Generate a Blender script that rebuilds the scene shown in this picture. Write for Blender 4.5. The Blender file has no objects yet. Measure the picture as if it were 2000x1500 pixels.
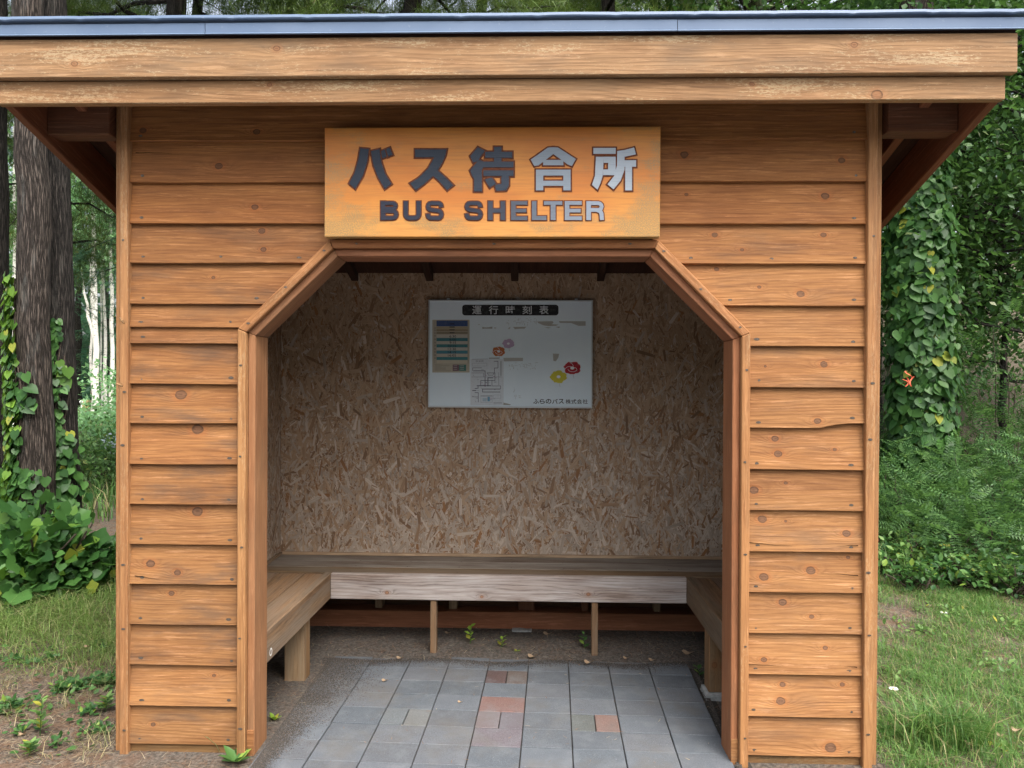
import bpy, bmesh, math, random
import numpy as np
from mathutils import Vector, Matrix, noise

# ------------------------------------------------------------------ camera, sky, sun, exposure
sc = bpy.context.scene
COL = sc.collection
random.seed(7)
RNG = np.random.default_rng(11)

FOCAL = 1400.0                      # focal length in pixels of a 2000 px wide frame
CAMERA_BACK, CAMERA_HEIGHT = 2.89, 1.545
YAW, PITCH, ROLL = 0.02606, -0.00801, 0.00541
_f = np.array([-math.sin(YAW) * math.cos(PITCH), math.cos(YAW) * math.cos(PITCH), math.sin(PITCH)])
_r0 = np.array([math.cos(YAW), math.sin(YAW), 0.0])
_u0 = np.cross(_r0, _f)
_r = _r0 * math.cos(ROLL) + _u0 * math.sin(ROLL)
_u = _u0 * math.cos(ROLL) - _r0 * math.sin(ROLL)
_c = np.array([0.0, -CAMERA_BACK, CAMERA_HEIGHT])

cam_data = bpy.data.cameras.new('camera')
cam_data.sensor_fit = 'HORIZONTAL'
cam_data.sensor_width = 36.0
cam_data.lens = 36.0 * FOCAL / 2000.0
cam_data.clip_start, cam_data.clip_end = 0.05, 500.0
cam = bpy.data.objects.new('camera', cam_data)
COL.objects.link(cam)
cam.matrix_world = Matrix(((_r[0], _u[0], -_f[0], _c[0]), (_r[1], _u[1], -_f[1], _c[1]),
                           (_r[2], _u[2], -_f[2], _c[2]), (0, 0, 0, 1)))
sc.camera = cam

TO_SUN = Vector((0.30, -0.52, 1.0)).normalized()
world = bpy.data.worlds.new('World')
sc.world = world
world.use_nodes = True
wn = world.node_tree.nodes
sky = wn.new('ShaderNodeTexSky')
sky.sky_type = 'NISHITA'
sky.sun_disc = False
sky.sun_elevation = math.asin(TO_SUN.z)
sky.sun_rotation = math.atan2(TO_SUN.x, TO_SUN.y)
sky.air_density, sky.dust_density, sky.ozone_density = 1.0, 6.0, 1.0
wn['Background'].inputs['Strength'].default_value = 0.15
overcast = wn.new('ShaderNodeHueSaturation')          # thin even cloud: the sky's colour is mostly washed out
overcast.inputs['Saturation'].default_value = 0.45
world.node_tree.links.new(sky.outputs['Color'], overcast.inputs['Color'])
world.node_tree.links.new(overcast.outputs['Color'], wn['Background'].inputs['Color'])

sun_data = bpy.data.lights.new('sun', 'SUN')
sun_data.energy = 1.1
sun_data.angle = math.radians(40)
sun_data.color = (1.0, 0.96, 0.9)
sun = bpy.data.objects.new('sun', sun_data)
COL.objects.link(sun)
sun.rotation_euler = (-TO_SUN).to_track_quat('-Z', 'Y').to_euler()
sun.location = (3, -6, 8)

sc.view_settings.view_transform = 'Standard'
sc.view_settings.look = 'None'
sc.view_settings.exposure = 1.50
sc.view_settings.gamma = 1.0
sc.view_settings.use_curve_mapping = False
sc.render.engine = 'CYCLES'
sc.cycles.use_denoising = True
sc.cycles.use_adaptive_sampling = True
sc.cycles.adaptive_threshold = 0.02
sc.cycles.max_bounces = 7
sc.cycles.diffuse_bounces = 5
sc.cycles.transmission_bounces = 4
sc.cycles.sample_clamp_indirect = 8.0


# ------------------------------------------------------------------ measuring helpers
def ray(px, py):
    return _f * FOCAL + _r * (px - 1000.0) - _u * (py - 750.0)


def at(px, py, Y):                  # a point of the place on the upright plane Y = const
    d = ray(px, py)
    return _c + d * ((Y + CAMERA_BACK) / d[1])


def on(px, py, Z=0.0):              # a point of the place on the level plane Z = const
    d = ray(px, py)
    return _c + d * ((Z - CAMERA_HEIGHT) / d[2])


# ------------------------------------------------------------------ object helpers
def tag(o, label=None, cat=None, group=None, kind=None):
    if label: o['label'] = label
    if cat: o['category'] = cat
    if group: o['group'] = group
    if kind: o['kind'] = kind
    return o


def thing(name, loc, label, cat, group=None):
    o = bpy.data.objects.new(name, None)
    o.empty_display_size = 0.2
    o.location = loc
    COL.objects.link(o)
    return tag(o, label, cat, group)


def root_loc(o):
    v = Vector((0, 0, 0))
    while o is not None:
        v += o.location
        o = o.parent
    return v


def link(name, me, parent=None, origin=None, color=None, kind=None):
    """me holds world coordinates; it is moved so that its origin is `origin` (default: the parent's)."""
    o = bpy.data.objects.new(name, me)
    COL.objects.link(o)
    base = root_loc(parent) if parent else Vector((0, 0, 0))
    org = Vector(origin) if origin is not None else base
    if org.length > 0:
        me.transform(Matrix.Translation(-org))
    if parent:
        o.parent = parent
    o.location = org - base
    if color: o.color = color
    if kind: o['kind'] = kind
    return o


def mesh(name, V, F, mat=None, uv=None, smooth=False):
    me = bpy.data.meshes.new(name)
    me.from_pydata([tuple(map(float, v)) for v in V], [], F)
    if uv is not None:
        lay = me.uv_layers.new(name='UVMap')
        flat = [c for f in uv for p in f for c in p]
        lay.data.foreach_set('uv', flat)
    if mat: me.materials.append(mat)
    if smooth: me.polygons.foreach_set('use_smooth', [True] * len(me.polygons))
    me.update()
    return me


def tri_mesh(name, V, F, mat=None, smooth=False, col=None, uv=None):
    """Large triangle meshes from numpy arrays."""
    V = np.asarray(V, np.float32).reshape(-1, 3)
    F = np.asarray(F, np.int32).reshape(-1, 3)
    me = bpy.data.meshes.new(name)
    me.vertices.add(len(V))
    me.vertices.foreach_set('co', V.ravel())
    me.loops.add(F.size)
    me.loops.foreach_set('vertex_index', F.ravel())
    me.polygons.add(len(F))
    me.polygons.foreach_set('loop_start', np.arange(0, F.size, 3, dtype=np.int32))
    me.polygons.foreach_set('loop_total', np.full(len(F), 3, np.int32))
    if smooth: me.polygons.foreach_set('use_smooth', np.ones(len(F), bool))
    if col is not None:
        a = me.color_attributes.new('tone', 'FLOAT_COLOR', 'POINT')
        a.data.foreach_set('color', np.asarray(col, np.float32).ravel())
    if uv is not None:
        lay = me.uv_layers.new(name='UVMap')
        lay.data.foreach_set('uv', np.asarray(uv, np.float32)[F.ravel()].ravel())
    if mat: me.materials.append(mat)
    me.update(calc_edges=True)
    return me


def join(parts):
    V, F, n = [], [], 0
    for v, f in parts:
        V.append(np.asarray(v, float).reshape(-1, 3))
        F.append(np.asarray(f, int).reshape(-1, 3) + n)
        n += len(V[-1])
    return np.concatenate(V), np.concatenate(F)


# ------------------------------------------------------------------ shader helpers
class Net:
    def __init__(self, name):
        self.mat = bpy.data.materials.new(name)
        self.mat.use_nodes = True
        self.t = self.mat.node_tree
        self.b = self.t.nodes['Principled BSDF']
        self.out = self.t.nodes['Material Output']

    def put(self, sock, v):
        if isinstance(v, bpy.types.NodeSocket):
            self.t.links.new(v, sock)
        elif v is not None:
            try:
                sock.default_value = v
            except Exception:
                sock.default_value = (v, v, v) if not hasattr(v, '__len__') else tuple(v)[:3]

    def node(self, typ, **props):
        n = self.t.nodes.new(typ)
        for k, v in props.items(): setattr(n, k, v)
        return n

    def m(self, op, a, b=None, c=None, clamp=False):
        n = self.node('ShaderNodeMath', operation=op, use_clamp=clamp)
        self.put(n.inputs[0], a)
        if b is not None: self.put(n.inputs[1], b)
        if c is not None: self.put(n.inputs[2], c)
        return n.outputs[0]

    def xyz(self, x, y, z=0.0):
        n = self.node('ShaderNodeCombineXYZ')
        for i, v in enumerate((x, y, z)): self.put(n.inputs[i], v)
        return n.outputs[0]

    def sep(self, v):
        n = self.node('ShaderNodeSeparateXYZ')
        self.put(n.inputs[0], v)
        return n.outputs

    def noise(self, vec, scale=1.0, detail=3.0, rough=0.55, dist=0.0):
        n = self.node('ShaderNodeTexNoise')
        self.put(n.inputs['Vector'], vec)
        n.inputs['Scale'].default_value = scale
        n.inputs['Detail'].default_value = detail
        n.inputs['Roughness'].default_value = rough
        n.inputs['Distortion'].default_value = dist
        return n.outputs['Fac']

    def step(self, v, lo, hi):
        n = self.node('ShaderNodeMapRange', interpolation_type='SMOOTHSTEP')
        self.put(n.inputs['Value'], v)
        self.put(n.inputs['From Min'], lo)
        self.put(n.inputs['From Max'], hi)
        return n.outputs['Result']

    def mix(self, f, a, b, blend='MIX'):
        n = self.node('ShaderNodeMix', data_type='RGBA', blend_type=blend)
        self.put(n.inputs['Factor'], f)
        for s, v in ((n.inputs['A'], a), (n.inputs['B'], b)):
            if isinstance(v, bpy.types.NodeSocket): self.t.links.new(v, s)
            else: s.default_value = (*v[:3], 1.0)
        return n.outputs['Result']

    def coord(self, which='Object'):
        return self.node('ShaderNodeTexCoord').outputs[which]

    def bump(self, h, strength=0.4, dist=0.002):
        n = self.node('ShaderNodeBump')
        n.inputs['Strength'].default_value = strength
        n.inputs['Distance'].default_value = dist
        self.put(n.inputs['Height'], h)
        self.t.links.new(n.outputs[0], self.b.inputs['Normal'])

    def done(self, color, rough=0.7, spec=0.35, metal=0.0):
        self.put(self.b.inputs['Base Color'], color if isinstance(color, bpy.types.NodeSocket) else (*color[:3], 1.0))
        self.put(self.b.inputs['Roughness'], rough)
        self.put(self.b.inputs['Specular IOR Level'], spec)
        self.put(self.b.inputs['Metallic'], metal)
        return self.mat


def wood(name, light, dark, stain=(0.10, 0.075, 0.05), flake=0.0, ring=1.0, rough=0.68, knot=(0.10, 0.045, 0.02), grey=None, bump=0.5):
    """Sawn board: u runs along the grain (metres), v across; object colour tints, its alpha is wear;
    the object's knot_a/b/c = (u, v, radius) place its knots."""
    n = Net(name)
    uvs = n.sep(n.node('ShaderNodeUVMap', uv_map='UVMap').outputs[0])
    u, v = uvs[0], uvs[1]
    info = n.node('ShaderNodeObjectInfo')
    seed = n.m('MULTIPLY', info.outputs['Random'], 37.0)
    warp, core, halo, rim = 0.0, 0.0, 0.0, 0.0
    for key in ('knot_a', 'knot_b', 'knot_c'):
        a = n.node('ShaderNodeAttribute', attribute_type='OBJECT', attribute_name=key)
        k = n.sep(a.outputs['Vector'])
        r = n.m('ADD', k[2], 1e-4)
        du = n.m('DIVIDE', n.m('SUBTRACT', u, k[0]), r)
        dv = n.m('DIVIDE', n.m('SUBTRACT', v, k[1]), r)
        wob = n.m('MULTIPLY', n.m('SUBTRACT', n.noise(n.xyz(du, dv, seed), 0.9, 2), 0.5), 0.9)
        d_ring = n.m('SQRT', n.m('ADD', n.m('POWER', n.m('DIVIDE', du, 2.6), 2.0), n.m('POWER', dv, 2.0)))
        d = n.m('ADD', n.m('SQRT', n.m('ADD', n.m('POWER', n.m('DIVIDE', du, 1.25), 2.0), n.m('POWER', dv, 2.0))), n.m('MULTIPLY', wob, 0.35))
        e = n.m('EXPONENT', n.m('MULTIPLY', n.m('POWER', n.m('ADD', d_ring, n.m('MULTIPLY', wob, .3)), 1.4), -0.75))
        has = n.step(k[2], 0.0005, 0.002)
        warp = n.m('ADD', warp, n.m('MULTIPLY', e, has))
        core = n.m('ADD', core, n.m('MULTIPLY', n.step(d, 1.08, 0.85), has))
        rim = n.m('ADD', rim, n.m('MULTIPLY', n.m('MULTIPLY', n.step(d, 0.55, 0.95), n.step(d, 1.12, 0.95)), has))
        halo = n.m('ADD', halo, n.m('MULTIPLY', n.m('MULTIPLY', n.step(d, 0.8, 1.1), n.step(d, 2.2, 1.0)), has))
    big = n.noise(n.xyz(n.m('MULTIPLY', u, 1.1), n.m('MULTIPLY', v, 5.5), seed), 1.0, 2.0, 0.45)
    small = n.noise(n.xyz(n.m('MULTIPLY', u, 4.0), n.m('MULTIPLY', v, 26.0), seed), 1.0, 2.0)
    phase = n.m('ADD', n.m('MULTIPLY', big, 8.0), n.m('ADD', n.m('MULTIPLY', v, 60.0), n.m('ADD', n.m('MULTIPLY', small, 0.8), n.m('MULTIPLY', warp, 4.2))))
    line = n.m('POWER', n.m('ADD', n.m('MULTIPLY', n.m('SINE', n.m('MULTIPLY', phase, 6.283)), 0.5), 0.5), 2.2)
    fibre = n.noise(n.xyz(n.m('MULTIPLY', u, 7.0), n.m('MULTIPLY', v, 210.0), seed), 1.0, 4.0, 0.68)
    streak = n.noise(n.xyz(n.m('MULTIPLY', u, 1.6), n.m('MULTIPLY', v, 45.0), seed), 1.0, 3.0, 0.6)
    f = n.m('ADD', n.m('MULTIPLY', line, 0.17 * ring), n.m('ADD', n.m('MULTIPLY', n.step(fibre, 0.38, 0.66), 0.46), n.m('MULTIPLY', n.step(streak, 0.36, 0.72), 0.34)), clamp=True)
    c = n.mix(f, light, dark)
    # pale worn streaks, grey weathering and dark mildew smudges
    pale = n.m('MULTIPLY', n.step(n.noise(n.xyz(n.m('MULTIPLY', u, 5.0), n.m('MULTIPLY', v, 80.0), n.m('ADD', seed, 4.0)), 1.0, 6.0, 0.78), 0.54, 0.64), 0.40)
    c = n.mix(pale, c, [min(1, x * 1.55 + 0.05) for x in light])
    wear = info.outputs['Alpha']
    patch = n.noise(n.xyz(n.m('MULTIPLY', u, 3.2), n.m('MULTIPLY', v, 13.0), n.m('ADD', seed, 9.0)), 1.0, 4.0, 0.62)
    c = n.mix(n.m('MULTIPLY', n.m('MULTIPLY', n.step(patch, 0.45, 0.72), wear), 0.62), c, stain)
    if grey:
        gp = n.noise(n.xyz(n.m('MULTIPLY', u, 1.3), n.m('MULTIPLY', v, 9.0), n.m('ADD', seed, 2.0)), 1.0, 4.0, 0.6)
        c = n.mix(n.m('MULTIPLY', n.step(gp, 0.35, 0.62), n.m('SUBTRACT', 1.0, n.m('MULTIPLY', f, 0.75))), c, grey)
    if flake:
        fp = n.noise(n.xyz(n.m('MULTIPLY', u, 60.0), n.m('MULTIPLY', v, 190.0), seed), 1.0, 5.0, 0.75)
        fa = n.noise(n.xyz(n.m('MULTIPLY', u, 2.2), n.m('MULTIPLY', v, 14.0), n.m('ADD', seed, 5.0)), 1.0, 3.0)
        ff = n.m('MULTIPLY', n.step(n.m('ADD', fp, n.m('MULTIPLY', n.m('SUBTRACT', fa, 0.5), 0.75)), 0.575, 0.66), flake)
        c = n.mix(ff, c, (0.50, 0.40, 0.25))
    c = n.mix(n.m('MULTIPLY', halo, 0.28), c, (light[0] * 0.95, light[1] * 0.62, light[2] * 0.45))
    crack = n.m('MULTIPLY', core, n.step(fibre, 0.35, 0.6))
    c = n.mix(n.m('MULTIPLY', core, 0.80, clamp=True), c, n.mix(n.m('ADD', n.m('MULTIPLY', line, 0.5), n.m('MULTIPLY', rim, 0.7), clamp=True), [min(1, x * 2.6) for x in knot], [x * 0.7 for x in knot]))
    tone = n.noise(n.xyz(n.m('MULTIPLY', u, 1.8), n.m('MULTIPLY', v, 7.0), n.m('ADD', seed, 15.0)), 1.0, 3.0, 0.6)
    c = n.mix(n.m('MULTIPLY', n.step(tone, 0.56, 0.36), 0.38), c, n.mix(1.0, c, (0.62, 0.50, 0.42), 'MULTIPLY'))
    c = n.mix(1.0, c, info.outputs['Color'], 'MULTIPLY')
    n.bump(n.m('SUBTRACT', n.m('ADD', n.m('MULTIPLY', fibre, 0.7), n.m('MULTIPLY', line, 0.5)), n.m('MULTIPLY', crack, 0.4)), bump, 0.0016)
    return n.done(c, n.m('ADD', rough, n.m('MULTIPLY', fibre, 0.12)), 0.3)


def plain(name, c, rough=0.6, spec=0.4, metal=0.0, vary=0.0, scale=30.0, c2=None, bump=0.0):
    n = Net(name)
    col = c
    if vary or c2:
        x = n.noise(n.coord(), scale, 4.0, 0.65)
        col = n.mix(n.step(x, 0.35, 0.68), c, c2 or [a * (1 - vary) for a in c])
        if bump: n.bump(x, bump, 0.004)
    return n.done(col, rough, spec, metal)


def tinted(name, rough=0.5, spec=0.4):          # print and paint: the object's own colour
    n = Net(name)
    i = n.node('ShaderNodeObjectInfo')
    g = n.noise(n.coord(), 60.0, 3.0)
    return n.done(n.mix(n.m('MULTIPLY', n.step(g, 0.4, 0.75), 0.12), i.outputs['Color'], (0.3, 0.3, 0.28)), rough, spec)


def leaf(name, dark, light, odd=(0.35, 0.33, 0.05), trans=0.32, rough=0.42, odd_share=0.03):
    n = Net(name)
    g = n.node('ShaderNodeNewGeometry')
    rnd = g.outputs['Random Per Island']
    c = n.mix(n.m('POWER', rnd, 1.4), dark, light)
    c = n.mix(n.m('LESS_THAN', n.m('FRACT', n.m('MULTIPLY', rnd, 91.7)), odd_share), c, odd)
    n.done(c, rough, 0.28)
    tr = n.node('ShaderNodeBsdfTranslucent')
    n.t.links.new(n.mix(0.5, c, [min(1, light[0] * 1.5), min(1, light[1] * 1.5), light[2]]), tr.inputs['Color'])
    mx = n.node('ShaderNodeMixShader')
    mx.inputs[0].default_value = trans
    n.t.links.new(n.b.outputs[0], mx.inputs[1])
    n.t.links.new(tr.outputs[0], mx.inputs[2])
    n.t.links.new(mx.outputs[0], n.out.inputs['Surface'])
    return n.mat


# ------------------------------------------------------------------ materials
M = {}
M['siding'] = wood('stained_siding', (0.358, 0.164, 0.052), (0.168, 0.066, 0.020), stain=(0.085, 0.062, 0.043), knot=(0.055, 0.027, 0.014))
M['trim'] = wood('stained_trim', (0.36, 0.190, 0.080), (0.20, 0.090, 0.036), stain=(0.11, 0.082, 0.05), flake=0.22)
M['jamb'] = wood('jamb_timber', (0.315, 0.165, 0.084), (0.225, 0.108, 0.054), ring=0.6)
M['fascia'] = wood('weathered_fascia', (0.335, 0.195, 0.095), (0.160, 0.088, 0.042), stain=(0.12, 0.095, 0.068), flake=0.5)
M['rafter'] = wood('dark_rafter', (0.15, 0.058, 0.026), (0.08, 0.032, 0.016))
M['frame'] = wood('frame_timber', (0.26, 0.12, 0.065), (0.17, 0.075, 0.04), ring=0.6)
M['bench'] = wood('bench_timber', (0.27, 0.170, 0.092), (0.125, 0.075, 0.042), stain=(0.04, 0.032, 0.026), grey=(0.20, 0.165, 0.13), ring=1.4)
M['bench_grey'] = wood('bench_grey_timber', (0.30, 0.250, 0.215), (0.100, 0.072, 0.060), stain=(0.065, 0.038, 0.030), grey=(0.35, 0.33, 0.315), ring=2.2)
M['stud'] = wood('pale_stud', (0.42, 0.30, 0.19), (0.28, 0.18, 0.11))


def sign_material():
    n = Net('sign_paint')
    p = n.sep(n.coord())
    gr = n.noise(n.xyz(n.m('MULTIPLY', p[0], 5.0), 0.0, n.m('MULTIPLY', p[2], 120.0)), 1.0, 4.0, 0.6)
    low = n.noise(n.xyz(n.m('MULTIPLY', p[0], 2.2), 3.0, n.m('MULTIPLY', p[2], 5.0)), 1.0, 4.0, 0.6)
    c = n.mix(n.step(low, 0.35, 0.68), (0.46, 0.150, 0.024), (0.51, 0.203, 0.036))
    h = n.step(p[2], 0.16, 0.02)
    c = n.mix(n.m('MULTIPLY', h, 0.35), c, (0.56, 0.34, 0.10))
    c = n.mix(n.m('MULTIPLY', n.step(gr, 0.42, 0.72), 0.50), c, (0.30, 0.115, 0.03))
    st = n.noise(n.xyz(n.m('MULTIPLY', p[0], 4.5), 7.0, n.m('MULTIPLY', p[2], 9.0)), 1.0, 6.0, 0.7)
    edge = n.m('ADD', n.m('MULTIPLY', n.step(n.m('ABSOLUTE', p[0]), 0.36, 0.68), 0.16), n.m('MULTIPLY', n.step(p[2], 0.22, 0.02), 0.10))
    s = n.step(n.m('ADD', st, edge), 0.56, 0.74)
    fine = n.step(n.noise(n.coord(), 260.0, 3.0), 0.35, 0.6)
    c = n.mix(n.m('MULTIPLY', n.m('MULTIPLY', s, fine), 0.82), c, (0.20, 0.16, 0.075))
    n.bump(gr, 0.35, 0.001)
    return n.done(c, 0.5, 0.35)


M['sign'] = sign_material()


def sign_ink(name):
    n = Net(name)
    i = n.node('ShaderNodeObjectInfo')
    p = n.sep(n.coord())
    gr = n.noise(n.xyz(n.m('MULTIPLY', p[0], 9.0), 0.0, n.m('MULTIPLY', p[2], 190.0)), 1.0, 4.0, 0.65)
    c = n.mix(n.m('MULTIPLY', n.step(gr, 0.5, 0.78), 0.5), i.outputs['Color'], n.mix(0.5, i.outputs['Color'], (0.04, 0.03, 0.03)))
    n.bump(gr, 0.8, 0.0015)
    return n.done(c, 0.42, 0.3)


M['ink'] = sign_ink('carved_letter_paint')
M['outline'] = plain('letter_groove', (0.135, 0.040, 0.016), 0.7, 0.2, vary=0.4, scale=80)


def strand_material():
    n = Net('strand_flakes')
    a = n.node('ShaderNodeAttribute', attribute_name='tone')
    uvs = n.sep(n.node('ShaderNodeUVMap', uv_map='UVMap').outputs[0])
    fib = n.noise(n.xyz(n.m('MULTIPLY', uvs[0], 9.0), n.m('MULTIPLY', uvs[1], 320.0), 0.0), 1.0, 3.0, 0.65)
    c = n.mix(n.m('MULTIPLY', n.step(fib, 0.38, 0.7), 0.55), a.outputs['Color'], n.mix(1.0, a.outputs['Color'], (0.45, 0.36, 0.28), 'MULTIPLY'))
    n.bump(fib, 0.3, 0.001)
    return n.done(c, 0.55, 0.35)


M['strand'] = strand_material()
M['panel'] = plain('strand_board_core', (0.26, 0.165, 0.10), 0.7, 0.3, c2=(0.19, 0.12, 0.07), scale=60)


def metal_material():
    n = Net('blue_steel_flashing')
    p = n.coord()
    x = n.noise(p, 3.0, 4.0)
    y = n.noise(p, 55.0, 3.0)
    c = n.mix(n.step(x, 0.3, 0.7), (0.100, 0.148, 0.232), (0.125, 0.176, 0.262))
    c = n.mix(n.m('MULTIPLY', n.step(y, 0.62, 0.75), 0.4), c, (0.22, 0.27, 0.33))
    return n.done(c, 0.5, 0.35)


M['steel'] = metal_material()
M['nail'] = plain('nail_steel', (0.12, 0.11, 0.10), 0.45, 0.5, metal=0.7)
M['nail_stain'] = plain('nail_rust_stain', (0.10, 0.075, 0.055), 0.8, 0.2)
M['white'] = plain('board_enamel', (0.80, 0.90, 0.95), 0.10, 0.8, c2=(0.77, 0.87, 0.93), scale=6)
M['alu'] = plain('aluminium_edge', (0.62, 0.65, 0.66), 0.35, 0.5, metal=0.6)
M['print'] = tinted('printed_ink')
M['paper'] = tinted('paper_sheet', 0.7, 0.25)
M['concrete'] = plain('concrete', (0.36, 0.37, 0.36), 0.9, 0.2, c2=(0.22, 0.23, 0.22), scale=22, bump=0.5)


def paver_material():
    n = Net('concrete_paver')
    i = n.node('ShaderNodeObjectInfo')
    w = n.node('ShaderNodeNewGeometry').outputs['Position']
    sp = n.noise(w, 420.0, 2.0, 0.6)
    mid = n.noise(w, 9.0, 5.0, 0.65)
    drops = n.noise(w, 120.0, 2.0)
    dust = n.noise(w, 3.1, 6.0, 0.7)
    c = n.mix(n.step(sp, 0.40, 0.66), n.mix(1.0, i.outputs['Color'], (0.62, 0.62, 0.62), 'MULTIPLY'), i.outputs['Color'])
    c = n.mix(n.m('MULTIPLY', n.step(mid, 0.42, 0.72), 0.45), c, (0.165, 0.175, 0.185))
    c = n.mix(n.m('MULTIPLY', n.step(drops, 0.70, 0.76), 0.6), c, (0.30, 0.31, 0.32))
    c = n.mix(n.m('MULTIPLY', n.step(dust, 0.46, 0.70), 0.55), c, (0.115, 0.104, 0.090))
    n.bump(n.m('ADD', sp, n.m('MULTIPLY', mid, 0.8)), 0.5, 0.002)
    return n.done(c, 0.86, 0.25)


M['paver'] = paver_material()


def soil_material():
    n = Net('forest_soil')
    w = n.node('ShaderNodeNewGeometry').outputs['Position']
    p = n.sep(w)
    a = n.noise(w, 1.7, 6.0, 0.65)
    b = n.noise(w, 60.0, 5.0, 0.7)
    d = n.noise(w, 11.0, 4.0, 0.65)
    c = n.mix(n.step(b, 0.36, 0.66), (0.062, 0.050, 0.040), (0.185, 0.150, 0.115))
    c = n.mix(n.m('MULTIPLY', n.step(d, 0.45, 0.66), 0.55), c, (0.155, 0.085, 0.050))
    # inside the shelter the dry dust is grey
    ins = n.m('MULTIPLY', n.m('MULTIPLY', n.step(p[0], -1.75, -1.45), n.step(p[0], 1.45, 1.2)), n.m('MULTIPLY', n.step(p[1], -0.2, 0.1), n.step(p[1], 1.75, 1.5)))
    c = n.mix(n.m('MULTIPLY', ins, 0.75), c, n.mix(n.step(b, 0.34, 0.7), (0.060, 0.055, 0.050), (0.135, 0.122, 0.108)))
    far = n.m('MULTIPLY', n.step(p[1], 3.2, 9.0), n.step(a, 0.36, 0.55))
    c = n.mix(n.m('MULTIPLY', far, 0.7), c, n.mix(d, (0.075, 0.10, 0.028), (0.15, 0.15, 0.06)))
    bank = n.m('MULTIPLY', n.step(p[0], 3.5, 5.0), n.step(p[2], 0.25, 0.7))
    c = n.mix(n.m('MULTIPLY', bank, 0.9), c, n.mix(n.step(b, 0.35, 0.7), (0.075, 0.060, 0.044), (0.20, 0.165, 0.125)))
    n.bump(n.m('ADD', b, n.m('MULTIPLY', d, 2.0)), 0.9, 0.012)
    return n.done(c, 0.92, 0.15)


M['soil'] = soil_material()


def asphalt_material():
    n = Net('asphalt')
    w = n.node('ShaderNodeNewGeometry').outputs['Position']
    a = n.noise(w, 260.0, 3.0)
    b = n.noise(w, 2.5, 4.0)
    c = n.mix(n.step(a, 0.4, 0.68), (0.10, 0.10, 0.105), (0.22, 0.22, 0.22))
    c = n.mix(n.m('MULTIPLY', n.step(b, 0.4, 0.7), 0.4), c, (0.10, 0.10, 0.10))
    n.bump(a, 0.6, 0.003)
    return n.done(c, 0.88, 0.25)


M['asphalt'] = asphalt_material()


def bark_material(name, dark, light, lichen, sx=34.0, sz=3.0, lich=0.25):
    n = Net(name)
    g = n.sep(n.node('ShaderNodeUVMap', uv_map='UVMap').outputs[0])
    warp = n.noise(n.xyz(n.m('MULTIPLY', g[0], 9.0), n.m('MULTIPLY', g[1], 4.0), 0.0), 1.0, 3.0)
    uu = n.m('ADD', g[0], n.m('MULTIPLY', warp, 0.03))
    r = n.node('ShaderNodeTexVoronoi', feature='DISTANCE_TO_EDGE')
    n.put(r.inputs['Vector'], n.xyz(n.m('MULTIPLY', uu, sx), n.m('MULTIPLY', g[1], sz * 1.6), 0.0))
    r.inputs['Scale'].default_value = 1.0
    fur = n.noise(n.xyz(n.m('MULTIPLY', uu, sx * 3), n.m('MULTIPLY', g[1], sz * 5), 0.0), 1.0, 4.0, 0.65)
    crack = n.step(n.m('ADD', r.outputs['Distance'], n.m('MULTIPLY', n.m('SUBTRACT', fur, 0.5), 0.35)), 0.0, 0.24)
    c = n.mix(crack, [x * 0.35 for x in dark], n.mix(n.step(fur, 0.38, 0.68), dark, light))
    li = n.noise(n.xyz(n.m('MULTIPLY', g[0], 8.0), n.m('MULTIPLY', g[1], 2.0), 5.0), 1.0, 5.0, 0.7)
    c = n.mix(n.m('MULTIPLY', n.step(li, 0.52, 0.66), lich), c, lichen)
    n.bump(n.m('ADD', n.m('MULTIPLY', crack, 1.0), n.m('MULTIPLY', fur, 0.6)), 0.9, 0.012)
    return n.done(c, 0.88, 0.2)


M['bark'] = bark_material('grey_brown_bark', (0.060, 0.047, 0.038), (0.130, 0.106, 0.088), (0.25, 0.26, 0.24), sx=56.0, sz=3.6, lich=0.22)
M['bark_dark'] = bark_material('dark_bark', (0.032, 0.027, 0.023), (0.07, 0.06, 0.05), (0.16, 0.16, 0.14), sx=56.0, sz=3.6, lich=0.15)


def birch_material():
    n = Net('birch_bark')
    g = n.sep(n.node('ShaderNodeUVMap', uv_map='UVMap').outputs[0])
    a = n.noise(n.xyz(n.m('MULTIPLY', g[0], 4.0), n.m('MULTIPLY', g[1], 16.0), 0.0), 1.0, 4.0, 0.7)
    b = n.noise(n.xyz(n.m('MULTIPLY', g[0], 2.0), n.m('MULTIPLY', g[1], 1.2), 2.0), 1.0, 3.0)
    c = n.mix(n.step(a, 0.56, 0.66), (0.66, 0.64, 0.58), (0.10, 0.09, 0.08))
    c = n.mix(n.m('MULTIPLY', n.step(b, 0.5, 0.7), 0.35), c, (0.42, 0.40, 0.35))
    return n.done(c, 0.7, 0.3)


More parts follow.
